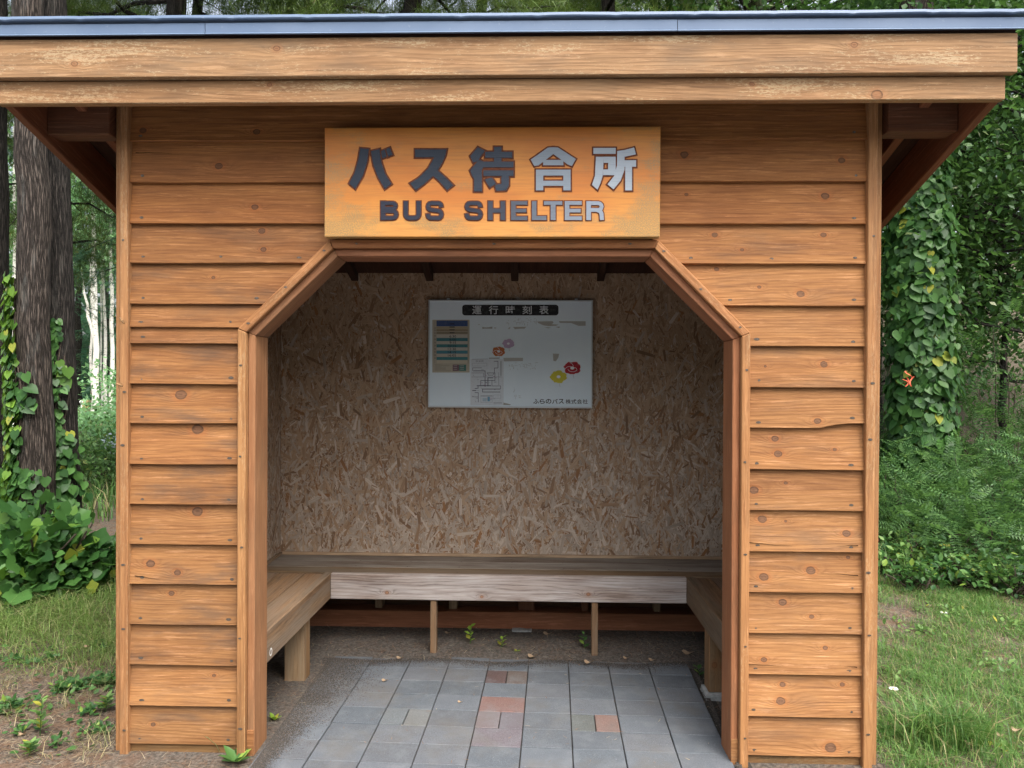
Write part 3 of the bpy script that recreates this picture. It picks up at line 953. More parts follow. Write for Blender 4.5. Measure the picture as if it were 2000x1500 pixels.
def sloped(name, x0, x1, ya, yb, za, h, mat, **kw):      # a rafter-like piece: underside height za at y = EAVE_Y
    z = lambda y: za + SLOPE * (y - EAVE_Y)
    V = [(x0, ya, z(ya)), (x1, ya, z(ya)), (x1, ya, z(ya) + h), (x0, ya, z(ya) + h), (x0, yb, z(yb)), (x1, yb, z(yb)), (x1, yb, z(yb) + h), (x0, yb, z(yb) + h)]
    return solid(name, V, BOXF, mat, shelter, (0, 1, SLOPE), **kw)


DECK = 2.755
sloped('roof_deck', RL + 0.002, RR - 0.002, EAVE_Y + 0.03, 1.85, DECK, 0.02, M['rafter'], color=(0.35, 0.3, 0.3, 0.5), bevel=0)
sloped('roof_sheet', RL - 0.035, RR + 0.055, EAVE_Y - 0.030, 1.90, DECK + 0.084, 0.011, M['steel'], bevel=0.002)
for x in (-1.60, -1.08, -0.62, -0.10, 0.42, 0.94, 1.28):
    sloped('rafter', x - 0.022, x + 0.022, 0.125, 1.80, DECK - 0.050, 0.048, M['rafter'], color=(0.28, 0.28, 0.28, 0.3))
for x in (-1.815, 1.535):
    sloped('rafter', x - 0.02, x + 0.02, EAVE_Y + 0.02, 1.80, DECK - 0.07, 0.068, M['rafter'], color=(1.4, 1.2, 1.1, 0.3))
for x0, x1 in ((RL, RL + 0.035), (RR - 0.035, RR)):
    sloped('barge_board', x0, x1, EAVE_Y + 0.005, 1.84, 2.572, 0.178, M['rafter'], color=(1.25, 1.1, 1.0, 0.3))
for x0, x1 in ((RL + 0.037, OUT_L - 0.002), (OUT_R + 0.002, RR - 0.037)):
    box('lookout_beam', (x0, -0.03, 2.522), (x1, 0.06, 2.655), M['rafter'], shelter, color=(0.9, 0.85, 0.8, 0.3))
    box('lookout_beam', (x0, 1.45, 2.02), (x1, 1.54, 2.12), M['rafter'], shelter, color=(0.9, 0.85, 0.8, 0.3))
FKN = [at(540, 94, EAVE_Y - 0.03), at(145, 124, EAVE_Y - 0.03), at(1669, 87, EAVE_Y - 0.03)]
box('fascia_board', (RL - 0.03, EAVE_Y - 0.028, 2.648), (1.734, EAVE_Y + 0.002, 2.790), M['fascia'], shelter, color=(1, 0.98, 0.95, 0.6), shift=False,
    knots=[(p[0], p[2], 0.011) for p in FKN])
FKN = [at(527, 166, EAVE_Y), at(1468, 165, EAVE_Y), at(1712, 186, EAVE_Y)]
box('fascia_board', (RL - 0.01, EAVE_Y - 0.003, 2.562), (1.708, EAVE_Y + 0.030, 2.6465), M['fascia'], shelter, color=(1.0, 0.95, 0.88, 0.4), shift=False,
    knots=[(p[0], p[2], r) for p, r in zip(FKN, (0.008, 0.008, 0.018))])
box('fascia_backing', (RL - 0.02, EAVE_Y - 0.020, 2.7905), (1.73, EAVE_Y + 0.03, 2.845), M['rafter'], shelter, color=(0.18, 0.16, 0.15, 0.3), bevel=0)


def flashing(x0, x1, zb, zt, y):        # folded steel strip with a small drip kick at its foot, a touch wavy
    n = 40
    V, F = [], []
    for i in range(n + 1):
        x = x0 + (x1 - x0) * i / n
        w = 0.0012 * noise.noise((x * 2.1, 0, 0))
        V += [(x, y - 0.006 + w, zb), (x, y + w, zb + 0.006), (x, y + w * 0.3, zt), (x, y + 0.004, zt), (x, y + 0.004, zb)]
    for i in range(n):
        for j in range(5):
            a, b = i * 5 + j, i * 5 + (j + 1) % 5
            F.append((a, b, b + 5, a + 5))
    F += [(0, 4, 3, 2, 1), tuple(n * 5 + j for j in range(5))]
    return solid('roof_flashing', V, F, M['steel'], shelter, bevel=0, color=(1, 1, 1, 1))


flashing(RL - 0.04, -1.2, 2.797, 2.839, EAVE_Y - 0.040)
flashing(-1.1975, 0.52, 2.797, 2.839, EAVE_Y - 0.041)
flashing(0.5225, 1.768, 2.797, 2.839, EAVE_Y - 0.040)


def roof_lip():
    n = 150
    V, F = [], []
    for i in range(n + 1):
        x = RL - 0.04 + (1.775 - RL + 0.04) * i / n
        w = 0.0026 * noise.noise((x * 3.3, 5, 0)) + 0.0010 * noise.noise((x * 17, 9, 0)) - (0.0022 if i % 11 == 4 else 0.0)
        y = EAVE_Y - 0.050
        V += [(x, y, 2.849 + w), (x, y - 0.003, 2.853 + w), (x, y, 2.864 + w * 0.5), (x, y + 0.03, 2.858), (x, y + 0.03, 2.8495 + w)]
    for i in range(n):
        for j in range(5):
            a, b = i * 5 + j, i * 5 + (j + 1) % 5
            F.append((a, b, b + 5, a + 5))
    F += [(0, 4, 3, 2, 1), tuple(n * 5 + j for j in range(5))]
    return solid('roof_lip', V, F, M['steel'], shelter, bevel=0)


roof_lip()

# ------------------------------------------------------------------ bench
bench = thing('wooden_bench', (-0.12, 0.9, 0), 'weathered timber bench running round three inner sides of the shelter', 'bench')
ST = 0.455
BL, BR, BF = -1.105, 0.862, 1.055
for i, (y0, y1) in enumerate(((1.0855, 1.195), (1.199, 1.335), (1.339, 1.474))):
    box('seat_plank', (IN_L + 0.004, y0, ST - 0.03), (IN_R - 0.004, y1, ST + rt(-0.001, 0.0005)), M['bench_grey'] if i else M['bench'], bench, color=(0.85, 0.82, 0.74, 0.8), bevel=0.002)
wl = (BL - IN_L) / 3


def plan(name, xa, xb, xc, xd, y0, y1, z0, z1, color, bevel=0.003):      # board whose near end spans xa..xb and far end xc..xd
    V = [(xa, y0, z0), (xb, y0, z0), (xb, y0, z1), (xa, y0, z1), (xc, y1, z0), (xd, y1, z0), (xd, y1, z1), (xc, y1, z1)]
    return solid(name, V, BOXF, M['bench'], bench, (0, 1, 0), color=color, bevel=bevel)


for i in range(3):
    x0 = IN_L + 0.005 + i * wl
    plan(  'seat_plank', x0 - 0.0065 * i, x0 + wl - 0.005 - 0.0065 * (i + 1), x0, x0 + wl - 0.005, 0.127, 1.056, ST - 0.03, ST + rt(-0.001, 0.0005), (1.12, 1.02, 0.92, 0.9), 0.002)
wr = (IN_R - BR) / 3
for i in range(3):
    x0 = BR + 0.001 + i * wr
    box('seat_plank', (x0, 0.112, ST - 0.03), (x0 + wr - 0.005, 1.056, ST + rt(-0.001, 0.0005)), M['bench'], bench, color=(0.72, 0.62, 0.55, 0.6), bevel=0.002)
box('apron_board', (BL + 0.001, BF - 0.006, 0.315), (BR - 0.001, BF + 0.03, ST + 0.001), M['bench_grey'], bench, color=(1.3, 1.26, 1.24, 0.9), shift=False,
    knots=[(at(756, 1157, BF)[0], at(756, 1157, BF)[2], .010), (at(1149, 1160, BF)[0], at(1149, 1160, BF)[2], .010), (at(941, 1165, BF)[0], at(941, 1165, BF)[2], .008)])
plan('apron_board', BL - 0.060, BL - 0.0205, BL - 0.040, BL - 0.0005, 0.125, BF + 0.028, 0.315, ST + 0.0015, (1.1, 1.05, 0.98, 0.9))
box('apron_board', (BR + 0.0005, 0.112, 0.315), (BR + 0.040, BF + 0.028, ST + 0.0005), M['bench'], bench, color=(0.72, 0.68, 0.60, 1.0))
box('back_bead', (IN_L + 0.01, BACK_Y - 0.022, ST + 0.001), (IN_R - 0.01, BACK_Y - 0.003, ST + 0.018), M['stud'], bench, color=(1.2, 1.2, 1.2, 0.9), bevel=0.002)
box('back_bead', (IN_L + 0.003, 0.115, ST + 0.001), (IN_L + 0.020, BACK_Y - 0.024, ST + 0.018), M['stud'], bench, color=(0.6, 0.6, 0.6, 0.9), bevel=0.002)
box('leg', (-1.245, 0.712, -0.005), (-1.140, 0.80, 0.424), M['bench'], bench, grain=(0, 0, 1), color=(1.15, 1.05, 0.85, 0.5))
box('leg', (0.868, 0.585, 0.032), (0.972, 0.675, 0.424), M['bench'], bench, grain=(0, 0, 1), color=(0.95, 0.82, 0.62, 0.5), shift=False, knots=[(0.165, -0.895, .013), (0.158, -0.935, .012)])
for x in (-0.533, 0.361):
    box('leg', (x - 0.017, 1.062, -0.005), (x + 0.017, 1.112, 0.424), M['bench'], bench, grain=(0, 0, 1), color=(1.0, 0.9, 0.78, 0.5))
NB = []
for (x, y) in [(BL - 0.045 - 0.13 * k, 0.2 + 0.28 * j) for k in range(3) for j in range(4)] + [(BL + 0.1 + 0.3 * k, 1.1 + 0.12 * j) for k in range(7) for j in range(3)]:
    n8 = 7
    V = [(x, y, ST + 0.0012)] + [(x + 0.005 * math.cos(6.283 * i / n8), y + 0.005 * math.sin(6.283 * i / n8), ST + 0.0012) for i in range(n8)]
    NB.append((V, [(0, i + 1, (i + 1) % n8 + 1) for i in range(n8)]))
V, F = join(NB)
link('bench_nails', tri_mesh('bench_nails', V, F, M['nail_stain']), bench, kind='stuff')


RV, RF = [], []
rc = at(514, 1273, 0.19)
for i in range(20):
    a = 6.283 * i / 20
    for r in (0.0085, 0.0135):
        yy, zz = 0.19 + r * 1.1 * math.cos(a), float(rc[2]) + r * 1.3 * math.sin(a)
        RV.append((BL - 0.0205 + 0.020 * (yy - 0.125) / (BF + 0.028 - 0.125) + 0.0012, yy, zz))
    RF.append((2 * i, 2 * i + 1, (2 * i + 3) % 40, (2 * i + 2) % 40))
link('ring_sticker', mesh('ring_sticker', RV, RF, plain('white_sticker', (0.75, 0.75, 0.72), 0.5, 0.3)), bench)


def rough_block(name, lo, hi, label, amp=0.006):
    bm = bmesh.new()
    bmesh.ops.create_cube(bm, size=1.0)
    bmesh.ops.subdivide_edges(bm, edges=list(bm.edges), cuts=4, use_grid_fill=True)
    c, s = [(a + b) / 2 for a, b in zip(lo, hi)], [b - a for a, b in zip(lo, hi)]
    for v in bm.verts:
        p = Vector([c[i] + v.co[i] * s[i] for i in range(3)])
        rnd = Vector((v.co.x, v.co.y, v.co.z)).length
        p += Vector(noise.noise_vector(p * 14)) * amp
        if rnd > 0.72: p = p.lerp(Vector(c), 0.05)
        v.co = p
    me = bpy.data.meshes.new(name)
    bm.to_mesh(me)
    bm.free()
    me.materials.append(M['concrete'])
    return tag(link(name, me, origin=(c[0], c[1], lo[2])), label, 'block')


rough_block('concrete_block', (0.85, 0.56, -0.02), (0.985, 0.69, 0.030), 'grey concrete footing block under the right bench leg', 0.004)
rough_block('concrete_block', (-0.105, 1.40, -0.01), (0.015, 1.452, 0.03), 'pale concrete block against the rear sill beam', 0.005)


# ------------------------------------------------------------------ lettering helpers
_gc = bpy.data.curves.new('glyph', 'FONT')
_go = bpy.data.objects.new('glyph', _gc)
COL.objects.link(_go)
_gc.dimensions = '2D'
_gc.fill_mode = 'FRONT'
_gc.resolution_u = 3
_cache = {}


def glyph(text, bold=0.0):
    """Outline of a text as vertices normalised to its own box, and faces."""
    if (text, bold) in _cache: return _cache[(text, bold)]
    _gc.body = text
    _gc.offset = bold
    dg = bpy.context.evaluated_depsgraph_get()
    dg.update()
    me = _go.evaluated_get(dg).to_mesh()
    V = np.array([v.co[:2] for v in me.vertices])
    F = [tuple(p.vertices) for p in me.polygons]
    _go.evaluated_get(dg).to_mesh_clear()
    lo, hi = V.min(0), V.max(0)
    out = ((V - lo) / (hi - lo), F, hi - lo)
    _cache[(text, bold)] = out
    return out


def letter(name, text, bx, y, mat, parent, color=(0, 0, 0, 1), bold=0.0, grow=0.0, thick=0.0):
    """Text fitted into the box bx = (x0, z0, x1, z1) on the upright plane Y = y."""
    N, F, size = glyph(text, bold)
    x0, z0, x1, z1 = bx
    V = [(x0 - grow + (x1 - x0 + 2 * grow) * a, y, z0 - grow + (z1 - z0 + 2 * grow) * b) for a, b in N]
    return link(name, mesh(name, V, F, mat), parent, color=color)


def offset_poly(P, d):
    n = len(P)
    area = sum(P[i][0] * P[(i + 1) % n][1] - P[(i + 1) % n][0] * P[i][1] for i in range(n))
    s = 1 if area > 0 else -1
    out = []
    for i in range(n):
        a, b, c = Vector(P[i - 1]), Vector(P[i]), Vector(P[(i + 1) % n])
        t1, t2 = (b - a).normalized(), (c - b).normalized()
        n1, n2 = Vector((t1.y, -t1.x)) * s, Vector((t2.y, -t2.x)) * s
        m = (n1 + n2)
        m = m / max(0.35, m.length_squared / 2) if m.length > 1e-6 else n1
        out.append(tuple(b + m * d))
    return out


def slab_polys(polys, y0, y1, stepy=0.0):
    """Flat polygons in X-Z, each a thin slab standing from y1 out to y0."""
    V, F = [], []
    for k, P in enumerate(polys):
        b, n = len(V), len(P)
        yy = y0 - stepy * k
        V += [(x, yy, z) for x, z in P] + [(x, y1, z) for x, z in P]
        F.append(tuple(b + i for i in range(n)))
        F += [(b + i, b + n + i, b + n + (i + 1) % n, b + (i + 1) % n) for i in range(n)]
    return V, F


# ------------------------------------------------------------------ carved name sign
SY = -0.074
s_tl, s_br = at(634, 249, SY), at(1289, 463, SY)
sign_loc = ((s_tl[0] + s_br[0]) / 2, SY, s_br[2])
sign = thing('wooden_sign', sign_loc, 'orange wooden sign with carved Japanese characters and BUS SHELTER above the opening', 'sign')
box('sign_board', (s_tl[0], SY, s_br[2]), (s_br[0], -0.034, s_tl[2]), M['sign'], sign, bevel=0.0025)
for x in (-0.6, 0.28):
    box('sign_batten', (x - 0.02, -0.0335, s_br[2] + 0.03), (x + 0.02, -0.0035, s_tl[2] - 0.03), M['rafter'], sign, bevel=0)


def sp(zx, zy):
    p = at(620 + zx * 0.345, 230 + zy * 0.345, SY)
    return (float(p[0]), float(p[2]))


CHARS = [
    ((0.013, 0.020, 0.034), [[(243, 173), (292, 178), (283, 250), (258, 330), (215, 403), (180, 373), (212, 310), (232, 240)],
                             [(303, 190), (353, 178), (362, 250), (385, 320), (420, 376), (382, 404), (345, 340), (318, 270)],
                             [(360, 190), (383, 181), (393, 221), (367, 231)], [(388, 179), (411, 170), (427, 211), (401, 221)]]),
    ((0.014, 0.022, 0.036), [[(553, 180), (732, 180), (725, 215), (706, 258), (681, 299), (727, 340), (770, 383), (735, 411), (690, 360), (655, 330), (610, 372), (558, 411), (525, 372), (575, 340), (625, 290), (662, 225), (553, 225)]]),
    ((0.022, 0.032, 0.050), [[(865, 218), (908, 168), (949, 188), (905, 248), (882, 255)],
                             [(864, 300), (915, 238), (955, 256), (931, 296), (931, 418), (887, 418), (887, 345), (876, 330)],
                             [(1000, 166), (1042, 166), (1042, 282), (1000, 282)], [(950, 194), (1103, 194), (1103, 228), (950, 228)],
                             [(940, 250), (1110, 250), (1110, 282), (940, 282)], [(940, 299), (1110, 299), (1110, 331), (940, 331)],
                             [(1042, 300), (1084, 300), (1084, 385), (1068, 412), (1012, 414), (1004, 382), (1042, 376)],
                             [(948, 352), (985, 338), (1012, 374), (975, 396)]]),
    ((0.20, 0.235, 0.27), [[(1208, 238), (1305, 170), (1335, 168), (1335, 206), (1252, 270), (1228, 274)], [(1335, 168), (1362, 170), (1462, 235), (1440, 274), (1418, 266), (1335, 206)],
                          [(1278, 240), (1392, 240), (1392, 270), (1278, 270)],
                          [(1237, 295), (1433, 295), (1433, 328), (1237, 328)], [(1237, 328), (1278, 328), (1278, 412), (1237, 412)], [(1392, 328), (1433, 328), (1433, 412), (1392, 412)],
                          [(1278, 358), (1392, 358), (1392, 386), (1278, 386)]]),
    ((0.30, 0.34, 0.38), [[(1562, 172), (1688, 172), (1688, 205), (1562, 205)], [(1576, 222), (1620, 222), (1615, 328), (1602, 370), (1585, 408), (1554, 380), (1571, 330)],
                          [(1620, 222), (1688, 222), (1688, 256), (1620, 256)], [(1645, 256), (1688, 256), (1688, 326), (1645, 326)], [(1617, 294), (1645, 294), (1645, 326), (1617, 326)],
                          [(1697, 190), (1738, 184), (1738, 296), (1716, 356), (1676, 406), (1642, 378), (1680, 330), (1695, 270)],
                          [(1738, 184), (1792, 170), (1802, 208), (1738, 222)], [(1738, 242), (1803, 242), (1803, 278), (1738, 278)], [(1742, 278), (1780, 278), (1780, 412), (1742, 412)]]),
]
for c, polys in CHARS:
    P = [[sp(*q_) for q_ in poly] for poly in polys]
    V, F = slab_polys(P, SY - 0.0030, SY - 0.0005, 0.00012)
    ch = link('carved_character', mesh('carved_character', V, F, M['ink']), sign, color=(*c, 1))
    V, F = slab_polys([offset_poly(p, 0.0062) for p in P], SY - 0.0012, SY + 0.001, 0.00008)
    link('groove', mesh('groove', V, F, M['outline']), ch)
def ribbon(path, w):
    """Outline of a thick pen line through path (zoomed sign coordinates)."""
    L, R = [], []
    for i, p in enumerate(path):
        a, b = path[max(i - 1, 0)], path[min(i + 1, len(path) - 1)]
        t1 = Vector((p[0] - a[0], p[1] - a[1])) if i else Vector((b[0] - p[0], b[1] - p[1]))
        t2 = Vector((b[0] - p[0], b[1] - p[1])) if i < len(path) - 1 else t1
        t1, t2 = t1.normalized(), t2.normalized()
        m = Vector((-t1.y - t2.y, t1.x + t2.x))
        m = m / max(0.4, m.length_squared / 2)
        L.append((p[0] + m.x * w / 2, p[1] + m.y * w / 2))
        R.append((p[0] - m.x * w / 2, p[1] - m.y * w / 2))
    return L + R[::-1]


def arc(cx, cy, rx, ry, a0, a1, n=6):
    return [(cx + rx * math.cos(math.radians(a0 + (a1 - a0) * k / n)), cy + ry * math.sin(math.radians(a0 + (a1 - a0) * k / n))) for k in range(n + 1)]


TOP, BOT, PEN = 473, 580, 23


def latin(t, a, b):
    h, m = PEN / 2, (TOP + BOT) / 2
    bar = lambda x0, y0, x1, y1: [(x0, y0), (x1, y0), (x1, y1), (x0, y1)]
    stem = bar(a, TOP, a + PEN + 3, BOT)
    lo, hi, R = TOP + h, BOT - h, 17
    if t == 'L': return [stem, bar(a + PEN + 3, BOT - PEN, b, BOT)]
    if t == 'E': return [stem, bar(a + PEN + 3, TOP, b, TOP + PEN - 2), bar(a + PEN + 3, m - 10, b - 6, m + 10), bar(a + PEN + 3, BOT - PEN + 2, b, BOT)]
    if t == 'T': return [bar(a, TOP, b, TOP + PEN - 2), bar((a + b) / 2 - 14, TOP + PEN - 2, (a + b) / 2 + 14, BOT)]
    if t == 'H': return [stem, bar(b - PEN - 3, TOP, b, BOT), bar(a + PEN + 3, m - 11, b - PEN - 3, m + 11)]
    if t == 'U': return [ribbon([(a + h, TOP)] + arc(a + h + 24, hi - 22, 24, 22, 180, 90) + arc(b - h - 24, hi - 22, 24, 22, 90, 0) + [(b - h, TOP)], PEN + 1)]
    if t == 'B': return [stem, ribbon([(a + PEN + 3, lo)] + arc(b - h - 19, lo + 15, 15, 15, -90, 90) + [(a + PEN + 3, lo + 30)], PEN - 3), ribbon([(a + PEN + 3, m + 2)] + arc(b - h - 18, (m + 2 + hi) / 2, 18, (hi - m - 2) / 2, -90, 90) + [(a + PEN + 3, hi)], PEN - 2)]
    if t == 'R': return [stem, ribbon([(a + PEN + 3, lo)] + arc(b - h - 20, lo + 19, 19, 19, -90, 90) + [(a + PEN + 3, lo + 38)], PEN - 2), ribbon([(b - h - 26, lo + 38), (b - h - 8, lo + 46), (b - h - 2, lo + 60), (b - h + 1, BOT)], PEN)]
    return [ribbon([(b - h - 2, lo + 22)] + arc(b - h - 20, lo + 17, 17, 17, 0, -90)[1:] + arc(a + h + 20, lo + 19, 19, 19, -90, -270)[0:] + arc(b - h - 20, m + 1 + (hi - m) / 2, 19, (hi - m) / 2, -90, 90) + arc(a + h + 18, hi - 17, 17, 17, 90, 180) + [(a + h, hi - 24)], PEN - 2)]


LAT = [('B', 357, 460), ('U', 487, 587), ('S', 612, 717), ('S', 832, 938), ('H', 964, 1065), ('E', 1094, 1190), ('L', 1212, 1298), ('T', 1280, 1388), ('E', 1398, 1498), ('R', 1520, 1623)]
for i, (t, a, b) in enumerate(LAT):
    g = 0.016 + 0.20 * max(0.0, (i / 9.0 - 0.35) / 0.65) ** 1.3
    P = [[sp(*q_) for q_ in poly] for poly in latin(t, a + 2, b - 2)]
    V, F = slab_polys(P, SY - 0.0030, SY - 0.0005, 0.00012)
    ch = link('carved_letter', mesh('carved_letter', V, F, M['ink']), sign, color=(g, g * 1.15, g * 1.30 + 0.012, 1))
    V, F = slab_polys([offset_poly(p, 0.0042) for p in P], SY - 0.0012, SY + 0.001, 0.00008)
    link('groove', mesh('groove', V, F, M['outline']), ch)

# ------------------------------------------------------------------ timetable board
TY = 1.445
t_tl, t_br = at(837, 585.5, TY), at(1156.5, 797.5, TY)
board = thing('timetable_board', (float(t_tl[0] + t_br[0]) / 2, TY, float(t_br[2])), 'white enamel bus timetable board with flower prints on the rear wall', 'notice board')


def tp(zx, zy):
    p = at(820 + zx * 0.175, 570 + zy * 0.175, TY)
    return (float(p[0]), float(p[2]))


def rect(x0, y0, x1, y1):
    return [tp(x0, y0), tp(x1, y0), tp(x1, y1), tp(x0, y1)]


def sheet(name, polys, lvl, color, parent, mat='print'):
    """Printed or glued flat shapes lying lvl steps of 0.25 mm off the enamel."""
    y = TY - 0.0003 - 0.00025 * lvl
    V, F = [], []
    for P in polys:
        b = len(V)
        V += [(x, y, z) for x, z in P]
        F.append(tuple(b + i for i in range(len(P))))
    me = mesh(name, V, F, M[mat])
    return link(name, me, parent, color=(*color, 1))


box('enamel_panel', (t_tl[0] + 0.004, TY, t_br[2] + 0.004), (t_br[0] - 0.004, TY + 0.012, t_tl[2] - 0.004), M['white'], board, bevel=0)
x0, z0, x1, z1 = float(t_tl[0]), float(t_br[2]), float(t_br[0]), float(t_tl[2])
for lo, hi in (((x0, TY - 0.007, z0), (x1, TY + 0.02, z0 + 0.009)), ((x0, TY - 0.007, z1 - 0.009), (x1, TY + 0.02, z1)),
               ((x0, TY - 0.0065, z0 + 0.0095), (x0 + 0.008, TY + 0.02, z1 - 0.0095)), ((x1 - 0.008, TY - 0.0065, z0 + 0.0095), (x1, TY + 0.02, z1 - 0.0095))):
    box('frame_strip', lo, hi, M['alu'], board, bevel=0.0015)
for px in (315, 1745):
    a = tp(px, 78)
    box('hanger_clip', (a[0] - 0.008, TY - 0.002, z1 + 0.0005), (a[0] + 0.008, TY + 0.015, z1 + 0.010), M['alu'], board, bevel=0.001)
# title plate
R_ = []
for cx, cy, a0 in ((505, 175, 180), (1515, 175, 270), (1515, 232, 0), (505, 232, 90)):
    for k in range(7):
        a = math.radians(a0 + 15 * k)
        R_.append(tp(cx + 32 * math.cos(a), cy + 31 * math.sin(a)))
plate = sheet('title_plate', [R_], 1, (0.008, 0.008, 0.009), board)
for t, a in zip('運行時刻表', (585, 770, 958, 1145, 1333)):
    p0, p1 = tp(a, 250), tp(a + 104, 155)
    letter('character', t, (*p0, *p1), TY - 0.0009, M['print'], plate, (0.62, 0.64, 0.65, 1), bold=0.012)
# printed timetable sheet
paper = sheet('timetable_sheet', [rect(140, 312, 555, 900)], 1, (0.50, 0.46, 0.36), board, 'paper')
sheet('printed_bar', [rect(187, 320, 533, 385)], 2, (0.045, 0.085, 0.22), paper)
for a, b, c in ((390, 413, (0.40, 0.34, 0.22)), (416, 440, (0.30, 0.24, 0.15)), (446, 470, (0.26, 0.22, 0.15)), (478, 512, (0.55, 0.52, 0.45)), (515, 550, (0.045, 0.20, 0.23)), (552, 583, (0.52, 0.50, 0.42)),
                (585, 620, (0.05, 0.21, 0.23)), (622, 653, (0.55, 0.53, 0.46)), (655, 690, (0.07, 0.26, 0.33)), (692, 725, (0.54, 0.50, 0.42)), (727, 760, (0.05, 0.23, 0.25)), (764, 796, (0.56, 0.52, 0.40))):
    sheet('printed_bar', [rect(187, a, 533, b)], 2, c, paper)
for a in (395, 420, 450, 480, 520, 556, 590, 627, 660, 697, 730):
    sheet('row_mark', [rect(160, a, 180, a + 20)], 2, (0.36, 0.33, 0.26), paper)
for t, yy, w in (('6:30', 497, 74), ('8:00', 532, 74), ('9:15', 567, 74), ('10:15', 603, 90), ('12:30', 638, 92), ('14:15', 673, 92), ('16:05', 710, 92)):
    p0, p1 = tp(405 - w, yy + 13), tp(405, yy - 13)
    letter('time_figures', t, (*p0, *p1), TY - 0.00125, M['print'], paper, (0.03, 0.035, 0.05, 1), bold=0.012)
for yy, w in ((358, 26), (393, 30), (424, 30), (457, 26)):
    sheet('print_line', [rect(360 - w, yy - 5, 360 + w, yy + 5)], 3, (0.03, 0.03, 0.035), paper)
for k in range(8):
    sheet('print_line', [rect(165 if k else 160, 806 + k * 10, random.choice((240, 290, 330, 345)), 809 + k * 10)], 2, (0.26, 0.24, 0.20), paper)
sheet('printed_panel', [rect(367, 812, 436, 882)], 2, (0.16, 0.07, 0.10), paper)
sheet('printed_panel', [rect(438, 812, 517, 882)], 2, (0.05, 0.19, 0.16), paper)
for k in range(6):
    a, b = 375 + (k % 2) * 74, 822 + (k // 2) * 19
    sheet('print_line', [rect(a, b, a + 44, b + 7)], 3, (0.42, 0.40, 0.38), paper)
for a in (160, 180, 533, 545):
    sheet('print_line', [rect(a, 320, a + 2, 800)], 3, (0.13, 0.14, 0.14), paper)
# route map
rmap = sheet('route_map', [rect(565, 752, 935, 1266)], 1, (0.66, 0.71, 0.74), board, 'paper')


def stroke(pts, w):
    out = []
    for (a, b), (c, d) in zip(pts[:-1], pts[1:]):
        L = math.hypot(c - a, d - b)
        ux, uy = (c - a) / L * w / 2, (d - b) / L * w / 2
        out.append([tp(a - ux - uy, b - uy + ux), tp(a - ux + uy, b - uy - ux), tp(c + ux + uy, d + uy - ux), tp(c + ux - uy, d + uy + ux)])
    return out


LINES = [([(590, 880), (590, 848), (690, 848)], 5), ([(600, 882), (728, 882), (728, 1055)], 8), ([(580, 905), (710, 905), (710, 950)], 4), ([(580, 950), (915, 950)], 3),
         ([(830, 775), (872, 775), (872, 850), (832, 850), (832, 905), (750, 905)], 6), ([(755, 905), (765, 930), (815, 930), (830, 905)], 5), ([(838, 905), (838, 990), (680, 990), (680, 1050)], 6),
         ([(760, 960), (815, 960)], 8), ([(760, 960), (760, 1050)], 9), ([(805, 985), (805, 1050), (900, 1050), (900, 1082)], 5), ([(880, 900), (880, 1040)], 3),
         ([(640, 1048), (790, 1048)], 9), ([(650, 1050), (650, 1075), (615, 1080)], 7), ([(615, 1125), (652, 1125), (652, 1230)], 6), ([(590, 1102), (625, 1102)], 9), ([(700, 1085), (895, 1085)], 8),
         ([(700, 1085), (700, 1118), (895, 1118)], 7), ([(585, 1172), (650, 1172)], 4), ([(905, 780), (905, 930)], 14), ([(585, 752), (760, 748)], 3), ([(825, 1240), (915, 1240)], 5), ([(680, 1160), (810, 1160)], 4)]
for k, (pts, w) in enumerate(LINES):
    sheet('route_line', stroke(pts, w), 2, (0.10, 0.10, 0.14) if w < 12 else (0.38, 0.42, 0.44), rmap)
for a, b, c, d in ((585, 795, 750, 830), (820, 1150, 905, 1190), (680, 1165, 810, 1235)):
    for poly in (rect(a, b, c, b + 3), rect(a, d - 3, c, d), rect(a, b, a + 3, d), rect(c - 3, b, c, d)):
        sheet('route_line', [poly], 2, (0.35, 0.38, 0.42), rmap)
sheet('printed_panel', [rect(755, 1172, 782, 1222)], 2, (0.16, 0.36, 0.52), rmap)
sheet('printed_panel', [rect(700, 1185, 745, 1222)], 2, (0.42, 0.55, 0.62), rmap)
for t, a in zip('路線図', (624, 655, 686)):
    letter('character', t, (*tp(a, 784), *tp(a + 24, 764)), TY - 0.0009, M['print'], rmap, (0.25, 0.26, 0.28, 1))
for k in range(26):
    a, b = random.uniform(580, 880), random.uniform(800, 1230)
    sheet('print_line', [rect(a, b, a + random.uniform(8, 34), b + 6)], 3, random.choice(((0.25, 0.27, 0.32), (0.42, 0.30, 0.38), (0.40, 0.44, 0.47))), rmap)
# glue and tape remains
REST = [[(695, 392), (740, 398), (812, 388), (808, 412), (720, 410), (700, 415)], [(650, 362), (672, 362), (660, 372)], [(830, 396), (858, 402), (835, 412)],
        [(1038, 392), (1190, 390), (1168, 410), (1105, 412), (1060, 418), (1052, 405)], [(985, 412), (1005, 392), (1012, 396), (996, 418)],
        [(1308, 332), (1480, 327), (1492, 345), (1470, 362), (1548, 366), (1520, 378), (1440, 383), (1380, 374), (1325, 350)], [(1550, 328), (1850, 328), (1850, 378), (1772, 380), (1690, 348), (1562, 346)],
        [(1385, 395), (1470, 400), (1430, 407)], [(1510, 392), (1565, 388), (1555, 402)], [(770, 735), (885, 733), (885, 748), (772, 748)], [(932, 737), (1152, 737), (1150, 772), (940, 776)],
        [(1485, 690), (1555, 692), (1545, 735), (1518, 775), (1490, 770)], [(930, 1235), (960, 1242), (1015, 1256), (1010, 1264), (932, 1264)]]
